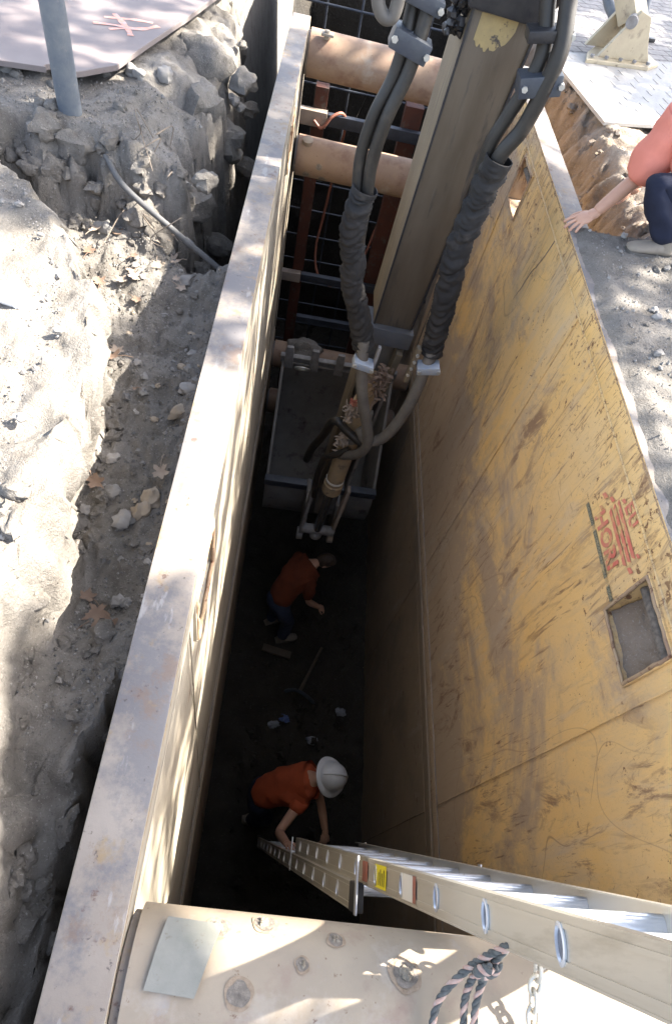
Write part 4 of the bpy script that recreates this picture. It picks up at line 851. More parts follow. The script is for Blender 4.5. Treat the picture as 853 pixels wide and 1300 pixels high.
def hand_parts(b, wrist, direction, palm_n, scale=1., curl=.35, spread=.12, thumb_side=1):
    d = Vector(direction).normalized(); nrm = Vector(palm_n); nrm = (nrm - d * nrm.dot(d)).normalized(); sd = d.cross(nrm) * thumb_side
    w = Vector(wrist); s = scale
    J = {'w': (w, (.026 * s, .019 * s)), 'p1': (w + d * .035 * s, (.036 * s, .016 * s)), 'p2': (w + d * .075 * s, (.040 * s, .014 * s))}
    # palm as a flattened grown chain is replaced by a fan of metacarpals
    lens = [.072, .080, .074, .058]
    for i in range(4):
        off = (i - 1.5); base0 = w + d * .010 * s + sd * (-off) * .008 * s; kn = w + d * (.088 - .004 * abs(off - -.3)) * s + sd * (-off) * .0195 * s
        dirf = (d + sd * (-off) * spread).normalized(); pts = [base0, kn]; dcur = dirf; p = kn
        for q, fr_ in enumerate((.45, .32, .23)):
            ang = curl * (1 + .25 * q + .12 * i * .5); dcur = (dcur * cos(ang) + nrm * sin(ang)).normalized(); p = p + dcur * lens[i] * fr_ * s; pts.append(p)
        JJ = {str(k): (pt, (.0125 if k == 0 else .0108 if k == 1 else .0092 if k < 4 else .0075) * s * (.88 if i == 3 else 1)) for k, pt in enumerate(pts)}
        b.add(*skin_mesh(JJ, [(str(k), str(k + 1)) for k in range(4)], 2))
    t0 = w + d * .018 * s + sd * .016 * s; t1 = w + d * .045 * s + sd * .044 * s + nrm * .012 * s; t2 = t1 + (d * .8 + sd * .45 + nrm * .3).normalized() * .034 * s; t3 = t2 + (d + sd * .05 + nrm * .35).normalized() * .028 * s
    b.add(*skin_mesh({'0': (t0, .015 * s), '1': (t1, .0125 * s), '2': (t2, .0105 * s), '3': (t3, .008 * s)}, [('0', '1'), ('1', '2'), ('2', '3')], 2))
    pv_ = []                                                # palm body
    R = Matrix((sd, d, nrm)).transposed()
    b.ell(w + d * .004 * s, (.030 * s, .045 * s, .024 * s), 16, 12, R)
    b.ell(w + d * .052 * s, (.040 * s, .052 * s, .0165 * s), 18, 12, R)
def head_parts(b, c, fwd, up, s=1.):
    f = Vector(fwd).normalized(); u = Vector(up); u = (u - f * u.dot(f)).normalized(); r = f.cross(u); R = Matrix((r, f, u)).transposed(); c = Vector(c)
    k = len(b.v); b.ell((0, 0, 0), 1, 28, 22)
    for i in range(k, len(b.v)):
        d = b.v[i].copy(); x, y, z = d
        wx = .076 * (1 - .22 * sst(-.1, -.9, z)); wy = .096 * (1 - .12 * sst(-.2, -1, z)) ; wz = .118
        P = Vector((x * wx, y * wy, z * wz))
        if y > 0:
            P.y += .006 * math.exp(-((z + .85) / .22) ** 2) * y                                  # chin
            P.y -= .011 * math.exp(-((abs(x) - .42) / .16) ** 2 - ((z - .02) / .13) ** 2)           # eye sockets
            P.y += .024 * math.exp(-(x / .13) ** 2 - ((z + .20) / .17) ** 2) + .010 * math.exp(-(x / .10) ** 2 - ((z + .02) / .16) ** 2)   # nose
            P.y += .006 * math.exp(-(x / .30) ** 2 - ((z + .52) / .07) ** 2) - .006 * math.exp(-(x / .28) ** 2 - ((z + .585) / .025) ** 2) + .005 * math.exp(-(x / .26) ** 2 - ((z + .65) / .06) ** 2)  # lips
        b.v[i] = c + R @ (P * s)
    for sx in (-1, 1):
        b.ell(c + R @ Vector((sx * .077 * s, -.008 * s, -.008 * s)), (.010 * s, .020 * s, .033 * s), 10, 8, R @ Matrix.Rotation(sx * .35, 3, 'Z'))
    def eyes():
        e = MB()
        for sx in (-1, 1): e.ell(c + R @ Vector((sx * .031 * s, .076 * s, .002 * s)), .0115 * s, 12, 8)
        return e
    return R, eyes()
def hair_cap(c, R, s=1., low=-.35):
    b = MB(); b.ell((0, 0, 0), 1, 24, 18)
    out = []
    for v in b.v:
        x, y, z = v; lim = low + (.75 if y > .2 else 0) + .3 * max(y, 0)
        z2 = max(z, lim); P = Vector((x * .081, y * .101 - .004, z2 * .124)) * (1 + .03 * noise.noise(v * 5)); out.append(Vector(c) + R @ (P * s))
    b.v = out; return b
def foot_shape(b, sole, mi_u, heel, toe, ground_up=(0, 0, 1), w=.048, h=.07):
    heel, toe = Vector(heel), Vector(toe); d = (toe - heel); Ln = d.length; d.normalize(); u = Vector(ground_up); u = (u - d * u.dot(d)).normalized(); r = d.cross(u)
    st = [(0, .8, .75), (.12, .95, 1.0), (.35, .92, 1.15), (.6, 1.0, .85), (.82, 1.02, .62), (.96, .75, .45), (1.0, .35, .2)]
    n = 14; vs = []
    for t, ww, hh in st:
        for k in range(n):
            a = 2 * pi * k / n; vs.append(heel + d * Ln * t + r * cos(a) * w * ww + u * max(0.004, h * .5 * hh + sin(a) * h * .5 * hh))
    b.add(vs, [(i * n + k, i * n + (k + 1) % n, (i + 1) * n + (k + 1) % n, (i + 1) * n + k) for i in range(len(st) - 1) for k in range(n)] + [tuple(range(n))[::-1], tuple((len(st) - 1) * n + k for k in range(n))])
    prof = [(t, ww * 1.05) for t, ww, _ in st]; pl_ = [heel + d * Ln * t + r * ww * w for t, ww in prof] + [heel + d * Ln * t - r * ww * w for t, ww in prof[::-1]]
    m_ = len(pl_); sole.add([p + u * .012 for p in pl_] + [p - u * .012 for p in pl_], [tuple(range(m_)), tuple(range(m_, 2 * m_))[::-1]] + [(i, m_ + i, m_ + (i + 1) % m_, (i + 1) % m_) for i in range(m_)])

def person(name, label, P, shirt_m, pants_m, boot_m, sleeve_t=.75, hat=False, hands=None, head=None, base=None, seeds=0, sl=1.0, pants_short=False):
    """P: joint positions pelvis, waist, chest, neck, sh/el/wr l r, hip/kn/an l r, toe l r, head"""
    root = thing('person', label, 'person', base)
    G = lambda k: Vector(P[k])
    J = {'pelvis': (G('pelvis'), (.11, .085)), 'waist': (G('waist'), (.10, .072)), 'chest': (G('chest'), (.115, .08)), 'up': (G('chest').lerp(G('neck'), .6), (.075, .058)), 'neck': (G('neck'), .055), 'nk2': (G('neck').lerp(Vector(head[0]), .45), .052)}
    E = [('pelvis', 'waist'), ('waist', 'chest'), ('chest', 'up'), ('up', 'neck'), ('neck', 'nk2')]
    for s in 'lr':
        J['sh' + s] = (G('sh' + s), .054); J['ua' + s] = (G('sh' + s).lerp(G('el' + s), .45), .050); J['el' + s] = (G('el' + s), .040); J['fa' + s] = (G('el' + s).lerp(G('wr' + s), .3), .043); J['wr' + s] = (G('wr' + s), .031)
        E += [('up', 'sh' + s), ('sh' + s, 'ua' + s), ('ua' + s, 'el' + s), ('el' + s, 'fa' + s), ('fa' + s, 'wr' + s)]
        J['hp' + s] = (G('hp' + s), .080); J['th' + s] = (G('hp' + s).lerp(G('kn' + s), .45), .080); J['kn' + s] = (G('kn' + s), .058); J['cf' + s] = (G('kn' + s).lerp(G('an' + s), .32), .060); J['an' + s] = (G('an' + s), .040)
        E += [('pelvis', 'hp' + s), ('hp' + s, 'th' + s), ('th' + s, 'kn' + s), ('kn' + s, 'cf' + s), ('cf' + s, 'an' + s)]
    b = MB(); b.add(*skin_mesh(J, E, 2, 'pelvis'))
    R, eyes = head_parts(b, head[0], head[1], head[2])
    for hd in hands or []: hand_parts(b, *hd)
    bo = b.build('body', D['skin'], root, smooth=180, recalc=False)
    eyes.build('eyes', D['eye'], bo, smooth=60)
    hair_cap(head[0], R).build('hair', D['hair'], bo, smooth=60)
    # shirt
    JS = {'pelvis': (G('pelvis').lerp(G('waist'), -.25), (.168, .142)), 'waist': (G('waist'), (.165, .13)), 'chest': (G('chest'), (.178, .14)), 'up': (G('chest').lerp(G('neck'), .7), (.135, .11)), 'nk': (G('neck').lerp(J['up'][0], .12), .085)}
    ES = [('pelvis', 'waist'), ('waist', 'chest'), ('chest', 'up'), ('up', 'nk')]
    for s in 'lr':
        JS['sh' + s] = (G('sh' + s), .082 * sl); JS['s1' + s] = (G('sh' + s).lerp(G('el' + s), sleeve_t * .5), .078 * sl); JS['s2' + s] = (G('sh' + s).lerp(G('el' + s), sleeve_t), .074 * sl)
        ES += [('up', 'sh' + s), ('sh' + s, 's1' + s), ('s1' + s, 's2' + s)]
    b = MB(); b.add(*skin_mesh(JS, ES, 3, 'chest'))
    for i, v in enumerate(b.v):                               # cloth folds
        q = noise.noise(Vector((v.x * 9, v.y * 9, v.z * 16)) + Vector((seeds, 0, 0))) * .018 + (.5 - abs(noise.noise(Vector((v.x * 13, v.y * 13, v.z * 7)) + Vector((seeds, 9, 2))))) * .016 + noise.noise(v * 26) * .006
        dv = v - G('chest'); b.v[i] = v + dv.normalized() * q
    sh = b.build('shirt', shirt_m, root, smooth=180, recalc=False)
    JP = {'pelvis': (G('pelvis'), (.17, .14)), 'w': (G('pelvis').lerp(G('waist'), .45), (.15, .115))}; EP = [('pelvis', 'w')]
    for s in 'lr':
        JP['hp' + s] = (G('hp' + s), .105); JP['th' + s] = (G('hp' + s).lerp(G('kn' + s), .5), .098); JP['kn' + s] = (G('kn' + s), .080)
        EP += [('pelvis', 'hp' + s), ('hp' + s, 'th' + s), ('th' + s, 'kn' + s)]
        if not pants_short:
            JP['cf' + s] = (G('kn' + s).lerp(G('an' + s), .5), .076); JP['an' + s] = (G('kn' + s).lerp(G('an' + s), .96), .068); EP += [('kn' + s, 'cf' + s), ('cf' + s, 'an' + s)]
    b = MB(); b.add(*skin_mesh(JP, EP, 3, 'pelvis'))
    for i, v in enumerate(b.v): b.v[i] = v + noise.noise_vector(Vector((v.x * 9, v.y * 9, v.z * 15)) + Vector((seeds, 3, 0))) * .015
    b.build('trousers', pants_m, root, smooth=180, recalc=False)
    for s in 'lr':
        up_b, so_b = MB(), MB(); a = G('an' + s); t = G('to' + s); d = (t - a); d.z = 0; d.normalize(); z0 = P['ground']
        foot_shape(up_b, so_b, 0, Vector((a.x, a.y, z0 + .015)) - d * .07, Vector((a.x, a.y, z0 + .015)) + d * .21)
        up_b.tube([Vector((a.x, a.y, z0 + .05)), a + V(0, 0, .03)], [.052, .05], 14)
        bt = up_b.build('boot', boot_m, root, smooth=60); so_b.build('sole', D['sole'], bt, smooth=30)
    if hat:
        c = Vector(head[0]); hb = MB(); n = 36; prof = [(.0, .168), (.035, .166), (.070, .152), (.098, .126), (.116, .09), (.124, .052), (.128, .040), (.150, .032), (.168, .026), (.170, .022), (.128, .032)]
        vs = []
        for r_, z_ in prof:
            for k in range(n):
                a = 2 * pi * k / n; ridge = 1 + .0
                el = 1.18 if r_ < .127 else 1.10
                zz = z_ - (.012 * cos(2 * a) if r_ > .14 else 0) + (.004 * math.exp(-((cos(a)) / .2) ** 2) if r_ < .12 else 0)
                vs.append(c + R @ Vector((cos(a) * r_, sin(a) * r_ * el, zz)))
        fs = [(i * n + k, i * n + (k + 1) % n, (i + 1) * n + (k + 1) % n, (i + 1) * n + k) for i in range(len(prof) - 1) for k in range(n)]
        hb.add(vs, fs); ho = hb.build('hard_hat', D['hat'], root, smooth=50)
        rb = MB(); P2 = [c + R @ Vector((0, .150 * cos(t) * .97, .04 + .135 * sin(t))) for t in [pi * k / 24 for k in range(2, 23)]]
        rb.tube(P2, .010, 8); rb.build('ridge', D['hat'], ho, smooth=60)
    return root, sh
ladp = lambda z, x=0.: lpt((z - LP.z) / LD.z, x, 0)
# worker climbing down by the ladder, white hat
w1c = dict(ground=FLOOR + .0, pelvis=(.48, .98, -4.68), waist=(.62, 1.02, -4.50), chest=(.80, 1.05, -4.31), neck=(.955, 1.07, -4.16),
           shl=(.855, .91, -4.27), ell=(.67, .64, -4.30), wrl=(.72, .53, -3.99), shr=(.92, 1.17, -4.30), elr=(1.06, .92, -4.50), wrr=(1.12, .70, -4.55),
           hpl=(.47, .88, -4.72), knl=(.60, .84, -5.08), anl=(.44, .86, -5.38), tol=(.66, .86, -5.48), hpr=(.47, 1.07, -4.72), knr=(.64, 1.12, -5.06), anr=(.50, 1.10, -5.38), tor=(.72, 1.10, -5.48))
# ladder side: both hands close on rails; the camera sees the back
person('person', 'worker in an orange t-shirt and white hard hat bending over the foot of the ladder', w1c, D['orange'], D['navy'], D['boot'], .42, True,
       [((.72, .53, -3.99), (.15, -.15, .9), (.3, -.8, -.1), 1., .55, .08, 1), ((1.12, .70, -4.55), (-.05, -.7, -.3), (-.3, -.2, -.9), 1., .6, .08, 1)],
       ((1.055, 1.085, -4.115), (.80, .05, -.60), (.60, .0, .80)), (.5, 1.0, FLOOR), 3.)
w2c = dict(ground=FLOOR + .0,  pelvis=(.46, 2.98, -4.62), waist=(.53, 3.10, -4.46), chest=(.66, 3.22, -4.32), neck=(.80, 3.32, -4.24),
           shl=(.60, 3.38, -4.30), ell=(.66, 3.48, -4.58), wrl=(.84, 3.46, -4.78), shr=(.76, 3.10, -4.34), elr=(.80, 3.02, -4.62), wrr=(.94, 3.06, -4.80),
           hpl=(.40, 3.05, -4.66), knl=(.48, 3.12, -5.05), anl=(.42, 3.10, -5.40), tol=(.6, 3.2, -5.48), hpr=(.50, 2.91, -4.66), knr=(.62, 2.93, -5.04), anr=(.58, 2.88, -5.40), tor=(.76, 2.94, -5.48))
D['shaded_orange'] = M('shaded_orange_cotton', (0.13, 0.028, 0.009), (0.09, 0.021, 0.008), 7, .9, bump=.35, bscale=14, bdist=.012)  # orange cotton darkened so this shirt looks deep in trench shade
person('person', 'stooping worker in a plain orange shirt and blue jeans below the bucket', w2c, D['shaded_orange'], D['jeans'], D['boot'], .8, False,
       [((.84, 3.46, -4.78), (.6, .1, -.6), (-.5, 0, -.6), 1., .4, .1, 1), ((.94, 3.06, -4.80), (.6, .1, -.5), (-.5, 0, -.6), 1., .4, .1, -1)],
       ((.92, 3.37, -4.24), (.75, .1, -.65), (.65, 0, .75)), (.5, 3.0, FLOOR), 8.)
# onlooker at the right rim, hand on the steel
w3c = dict(ground=.035, pelvis=(2.24, 3.20, .30), waist=(2.12, 3.22, .44), chest=(2.08, 3.33, .62), neck=(2.10, 3.44, .78),
           shl=(2.0, 3.38, .59), ell=(1.905, 3.372, .275), wrl=(1.740, 3.288, .085), shr=(2.22, 3.62, .60), elr=(2.14, 3.72, .32), wrr=(2.06, 3.64, .10),
           hpl=(2.26, 3.14, .27), knl=(1.88, 3.13, .37), anl=(2.10, 3.06, .11), tol=(1.9, 3.05, .03), hpr=(2.34, 3.32, .27), knr=(2.14, 3.48, .34), anr=(2.34, 3.44, .11), tor=(2.12, 3.46, .03))
person('person', 'onlooker in a coral t-shirt crouching with one hand on the yellow panel rim', w3c, D['coral'], D['navy'], D['boot'], 1.10, False,
       [((1.740, 3.288, .085), (-.95, -.42, -.42), (.0, .15, -1), 1.05, .24, .22, -1), ((2.06, 3.64, .10), (-.6, .1, -.35), (0, 0, -1), 1., .2, .15, 1)],
       ((2.06, 3.48, .88), (-.8, -.1, -.5), (-.45, 0, .85)), (2.2, 3.3, .03), 12., sl=1.5)

# ------------------------------------------------------------------ left bank: plate, post, conduit, cup
rpz = .135
rl = thing('road_plate', 'pinkish grey steel road plate with a bite out of its edge and orange spray marks', 'road plate', (-1.8, 4.6, rpz))
poly = [(-3.6, 3.36), (-1.48, 3.50), (-1.25, 3.535)]
for k in range(9):
    t = pi * k / 8; poly.append((-1.19 + .075 * -cos(t) + .0, 3.545 + .05 * sin(t)))
poly += [(-1.08, 3.575), (-.945, 3.735), (-.85, 4.16), (-.73, 4.66), (-.61, 5.25), (-.5, 5.9), (-3.6, 6.6)]
b = MB(); b.prism(poly, rpz - .028, rpz); ro = b.build('plate', D['roadplate'], rl, smooth=0, bevel=.003)
b = MB()
for pts in ([(-1.17, 4.34), (-1.08, 4.37), (-.99, 4.40), (-.90, 4.41)], [(-1.10, 4.18), (-1.02, 4.24), (-.93, 4.29), (-.86, 4.38)], [(-1.13, 4.42), (-1.06, 4.32), (-1.0, 4.22), (-.97, 4.15)], [(-1.2, 4.22), (-1.08, 4.25), (-.97, 4.26)]):
    P2 = spline([(x, y, rpz + .0015) for x, y in pts], 6); vs = []
    for i, p in enumerate(P2):
        t = (P2[min(i + 1, len(P2) - 1)] - P2[max(i - 1, 0)]).normalized(); nn = Vector((-t.y, t.x, 0)) * .016 * (1 + .5 * noise.noise(p * 25)); vs += [p + nn, p - nn]
    b.add(vs, [(2 * i, 2 * i + 1, 2 * i + 3, 2 * i + 2) for i in range(len(P2) - 1)])
for i, v in enumerate(b.v): v.z += .0006 * (i % 5) * 0 + .0004 * (i // 38)
b.build('spray_mark', D['spray'], ro, smooth=0)
b = MB(); b.cyl((-1.07, 3.29, -.4), (-1.07, 3.29, 1.15), .056, 28); b.ring((-1.07, 3.29, 1.15), (-1.07, 3.29, 1.17), .059, .04, 28)
tag(centred(b.build('steel_post', D['bluegrey'], bevel=.003), (-1.07, 3.29, 0)), 'blue-grey round steel post standing in front of the road plate', 'post')
b = MB(); b.tube(spline([(-.86, 3.10, -.03), (-.74, 2.97, -.10), (-.5, 2.92, -.25), (-.26, 2.87, -.39), (-.15, 2.84, -.46)], 8), .0155, 14); b.ring((-.44, 2.908, -.285), (-.40, 2.900, -.308), .020, .015, 14)
tag(centred(b.build('conduit', D['conduit']), (-.5, 3.0, -.33)), 'dark grey conduit slanting out of the bank down to the ledge', 'conduit')
cp_ = thing('paper_cup', 'white paper cup lying on the sunlit bank', 'cup', (-.765, 1.74, .11))
gx, gy = -.765, 1.74; gz = gh(gx, gy) + .043
ca = Vector((.985, -.12, .0)).normalized(); c0 = Vector((gx - .03, gy, gz))
b = MB(); b.tube([c0 - ca * .10, c0 + ca * .02], [.031, .043], 28); b.build('cup_body', D['cupwhite'], cp_, smooth=40)
b = MB(); b.tube([c0 + ca * .018, c0 + ca * .024, c0 + ca * .026, c0 + ca * .034, c0 + ca * .035], [.045, .046, .043, .042, .038], 28); b.build('lid', D['cuplid'], cp_, smooth=40)

# ------------------------------------------------------------------ stones, leaves, gravel, clods
def rock(c, r, mat, label, group=None, flat=.62, seed=None, name='stone', wob=.62):
    seed = random.uniform(0, 99) if seed is None else seed
    b = MB(); R = Matrix.Rotation(random.uniform(0, 6.28), 3, 'Z') @ Matrix.Rotation(random.uniform(-.4, .4), 3, 'X')
    b.ell((0, 0, 0), (r * random.uniform(.95, 1.35), r * random.uniform(.75, 1.0), r * flat), 14, 10, R, wob=wob, seed=seed)
    o = b.build(name, mat, smooth=45); o.location = Vector(c); tag(o, label, 'stone', group); return o
def on(x, y, up=0.): return Vector((x, y, gh(x, y) + up))
# the ledge between bank and panel; a view-line guess of its height is replaced by the true ground below
named = [((-.277, 1.345), .042, 'tan_stone', 'upper of two smooth tan cobbles lying against the cream panel'), ((-.300, 1.275), .040, 'tan_stone', 'lower of two smooth tan cobbles near the cream panel'),
         ((-.355, 1.230), .040, 'pale_stone', 'pale angular stone beside the tan cobbles'), ((-.431, 1.353), .032, 'stone', 'round grey stone between the tan cobbles and the leaf'),
         ((-.520, 1.265), .030, 'stone', 'grey oval stone at the foot of the sunlit bank'), ((-.246, 1.965), .042, 'pale_stone', 'pale rounded stone half buried by the panel, higher up the ledge'),
         ((-.258, 1.824), .044, 'tan_stone', 'buff stone touching the panel below the pale one'), ((-.403, 2.70), .045, 'stone', 'grey stone at the ledge end below the conduit'),
         ((-.494, 1.845), .017, 'dark_stone', 'small black stone in the middle of the ledge'), ((-.565, 1.63), .024, 'stone', 'small grey stone under the bank edge'),
         ((-.50, 2.06), .022, 'pale_stone', 'small pale stone on the upper ledge'), ((-.46, 1.50), .024, 'pale_stone', 'white chip of stone in the ledge middle')]
for (x, y), r, m, lab in named: rock(on(x, y, r * .12), r, D[m], lab)
rs_ = random.Random(21); random.seed(31)
for k in range(110):
    y = rs_.uniform(.75, 2.9); x = rs_.uniform(interp(LIP, y) - .0 if y < 2 else -.75, -.16)
    if y < 2 and x < interp(LIP, y) + .06: continue
    r = rs_.choice((.008, .010, .012, .014, .018, .022)); rock(on(x, y, r * .1), r, D[rs_.choice(('stone', 'stone', 'dirt', 'dirt', 'pale_stone', 'tan_stone'))], 'small loose stone scattered on the dirt ledge between bank and panel', 'loose stones on the ledge')
for k in range(40):
    y = rs_.uniform(.1, 2.3); x = interp(LIP, y) - rs_.uniform(.02, .5); r = rs_.choice((.008, .012, .016))
    rock(on(x, y, r * .3), r, D[rs_.choice(('stone', 'pale_stone'))], 'small stone lying on the sunlit top of the left bank', 'small stones on the bank')
clods = [(-.55, 3.95, -.08, .15, 'rounded boulder stuck in the bank edge beside the dark gap'), (-.62, 4.5, -.06, .19, 'broad sunlit earth block on the bank edge beyond the plate corner'), (-.70, 3.18, -.25, .10, 'grey cobble bulging from the bank face over the conduit'), (-.50, 3.35, -.35, .11, 'dark stone low in the bank face by the gap'), (-.43, 4.15, -.35, .14, 'dark boulder deep in the gap beside the panel'), (-.90, 3.10, -.26, .08, 'sunlit stone knob on the bank face left of the conduit')]
for x, y, z, r, lab in clods: rock((x, y, z), r, D['dirt'], lab, flat=.85, wob=.55, name='boulder')
for k in range(36):
    y = rs_.uniform(2.9, 4.2); x = rs_.uniform(-1.6, interp(BOUL, y) - .02); r = rs_.choice((.015, .02, .03, .04, .05))
    rock(on(x, y, r * .2), r, D[rs_.choice(('stone', 'dirt', 'dirt'))], 'stone bedded in the shaded dirt slope before the road plate', 'stones in the slope before the road plate', flat=.8)
for k in range(46):
    y = rs_.uniform(-.1, .75); x = rs_.uniform(interp(LIP, y) - .02, -.16); r = rs_.choice((.012, .018, .026, .035))
    rock(on(x, y, r * .1), r, D['dirt'], 'dirt clod stuck to the crumbling near face of the left bank', 'clods on the near bank face', flat=.8, name='clod')['category'] = 'dirt clod'
for k in range(46):
    y = rs_.uniform(1.2, 3.3); x = rs_.uniform(1.78, 2.5); r = rs_.choice((.008, .012, .016, .022))
    rock(on(x, y, r * .3), r, D[rs_.choice(('stone', 'pale_stone', 'dirt'))], 'small stone in the dirt heaped behind the yellow panel', 'stones in the dirt behind the yellow panel')
for k in range(44):
    y = rs_.uniform(3.5, 5.6); x = rs_.uniform(1.85, 2.3); r = rs_.choice((.012, .02, .03, .045))
    rock(on(x, y, r * .1), r, D['brown_dirt'], 'clod in the brown slope under the paving slab', 'clods in the brown slope', name='clod')['category'] = 'dirt clod'
for k in range(62):
    if k < 50: x, y = rs_.uniform(-1.75, -.42), rs_.uniform(2.93, 3.16)
    else: y = rs_.uniform(3.1, 4.9); x = interp(BOUL, y) + rs_.uniform(-.10, .02)
    r = rs_.choice((.028, .04, .06, .08)); rock(on(x, y, -r * .35) if k < 50 else (x, y, rs_.uniform(-.75, -.02)), r, D['dirt'], 'rough earth lump in the broken bank face below the road plate' if k < 50 else 'earth lump in the shadowed side of the bank along the dark gap', 'lumps in the broken bank face' if k < 50 else 'lumps along the dark gap', flat=.85, wob=.6, name='earth_lump')['category'] = 'earth lump'
for k in range(60):
    y = rs_.uniform(.7, 2.2); x = interp(LIP, y) + rs_.uniform(-.05, .015); r = rs_.choice((.012, .018, .024, .032))
    rock(on(x - .02, y, r * .1), r, D['dirt'], 'clod crumbling at the sunlit lip of the left bank', 'clods along the bank lip', flat=.8, wob=.75, name='clod')['category'] = 'dirt clod'
def gravel(name, n, fx, mats, seed, rmin=.002, rmax=.006):
    rg = random.Random(seed); b = MB()
    for k in range(n):
        p = fx(rg)
        if p is None: continue
        r = rg.uniform(rmin, rmax) * (1 + 1.2 * (rg.random() > .93)); mi = rg.randrange(len(mats)); a = rg.uniform(0, 6.28); q = [rg.uniform(.7, 1.2) * r for _ in range(6)]
        c, s = cos(a), sin(a)
        b.add([p + V(c * q[0], s * q[0], 0), p + V(-s * q[1], c * q[1], 0), p + V(-c * q[2], -s * q[2], 0), p + V(s * q[3], -c * q[3], 0), p + V(0, 0, q[4]), p - V(0, 0, r * .5)], [(0, 1, 4), (1, 2, 4), (2, 3, 4), (3, 0, 4), (1, 0, 5), (2, 1, 5), (3, 2, 5), (0, 3, 5)], mi)
    o = b.build(name, [D[m] for m in mats], smooth=0, recalc=False); return stuff(o)
def fx1(rg):
    y = rg.uniform(.4, 3.0); x = rg.uniform(-.8, -.145)
    if y < 2.0 and x < interp(LIP, y) + .03: return None
    return on(x, y, .001)
gravel('ledge_gravel', 5200, fx1, ('stone', 'pale_stone', 'dirt', 'dark_stone'), 5)
def fx2(rg):
    y = rg.uniform(-.2, 2.5); return on(interp(LIP, y) - abs(rg.gauss(0, .35)), y, .001)
gravel('bank_gravel', 2200, fx2, ('stone', 'pale_stone', 'dirt'), 6)
def fx3(rg):
    y = rg.uniform(1.0, 3.3); return on(rg.uniform(1.70, 2.5), y, .001)
gravel('rim_gravel', 2600, fx3, ('stone', 'pale_stone', 'dirt'), 7)
def fx4(rg): return on(rg.uniform(-1.7, -.4), rg.uniform(2.4, 3.7), .001)
gravel('slope_gravel', 2500, fx4, ('stone', 'dirt', 'dirt'), 8, .003, .008)
def fx5(rg): return Vector((rg.uniform(.05, 1.55), rg.uniform(.2, 3.6), FLOOR + .02 + .09 * 0))
gravel('floor_rubble', 420, fx5, ('dark_soil', 'dark_soil', 'dark_soil'), 9, .01, .035)
def dry_leaf(c, L, mat, label, group=None, seed=0):
    rg = random.Random(seed); b = MB(); lobes = []
    N = 30
    pts = []
    for k in range(N):
        a = 2 * pi * k / N; r = L * (.24 + .20 * abs(cos(a * 2.5 + .3 * rg.uniform(-1, 1))) ** 1.4) * (1 + .22 * rg.uniform(-1, 1)) * (.75 if k % 7 == 0 else 1); pts.append((cos(a) * r, sin(a) * r * .85))
    kx, ky = rg.uniform(-4, 9), rg.uniform(4, 13)
    f = lambda x, y: Vector((x, y, (kx * x * x + ky * y * y) + .12 * abs(x)))
    vs = [f(0, 0)] + [f(x * .5, y * .5) for x, y in pts] + [f(x, y) for x, y in pts]
    R = Matrix.Rotation(rg.uniform(0, 6.28), 3, 'Z') @ Matrix.Rotation(rg.uniform(-.35, .35), 3, 'X')
    b.add([R @ v for v in vs], [(0, 1 + k, 1 + (k + 1) % N) for k in range(N)] + [(1 + k, 1 + N + k, 1 + N + (k + 1) % N, 1 + (k + 1) % N) for k in range(N)])
    b.tube([R @ Vector((-L * .2, 0, .004)), R @ Vector((-L * .55, .01, .01)), R @ Vector((-L * .85, .02, .004))], .0018, 5)
    o = b.build('dry_leaf', mat, smooth=60, recalc=False); o.location = Vector(c); return tag(o, label, 'leaf', group)
nl = [((-.262, 1.455), .12, 'paleleaf', 'large pale tan leaf curled against the cream panel'), ((-.498, 1.375), .12, 'deadleaf', 'brown leaf lying in the middle of the ledge under the bank'), ((-.600, 2.03), .13, 'deadleaf', 'reddish brown leaf pressed under the bank overhang'), ((-.60, 2.12), .10, 'paleleaf', 'pale upturned leaf above the reddish leaf'),
      ((-.463, .98), .11, 'redleaf', 'dark red-brown crumpled leaf at the foot of the near bank'), ((-.34, .82), .13, 'deadleaf', 'largest curled brown leaf in the crevice by the panel'), ((-.28, .77), .11, 'deadleaf', 'brown leaf tucked deepest in the crevice by the panel'), ((-.70, 2.60), .10, 'paleleaf', 'standing pale leaf at the far end of the ledge'), ((-.47, 1.90), .04, 'deadleaf', 'tiny tan leaf alone on the ledge'), ((-.40, .90), .10, 'deadleaf', 'torn brown leaf beside the red-brown one')]
for k, ((x, y), L, m, lab) in enumerate(nl): dry_leaf(on(x, y, .026), L * .82, D[m], lab, None, k + 40)
for k in range(16):
    y = random.uniform(2.5, 3.1); x = random.uniform(-.95, -.35); dry_leaf(on(x, y, .015), random.uniform(.05, .10), D[random.choice(('deadleaf', 'paleleaf'))], 'dry leaf fallen among the dirt at the far end of the ledge', 'dry leaves at the ledge end', k)
tw = MB()
for k in range(9):
    p = on(random.uniform(-.75, -.5), random.uniform(2.85, 3.25), .05); tw.tube(spline([p, p + V(random.uniform(-.08, .08), random.uniform(-.1, .05), random.uniform(.03, .14)), p + V(random.uniform(-.15, .15), random.uniform(-.2, .05), random.uniform(-.1, .2))], 5), .0028, 5)
tag(stuff(tw.build('root_fibres', D['bark'])), 'thin bare roots hanging out of the bank face', 'roots')

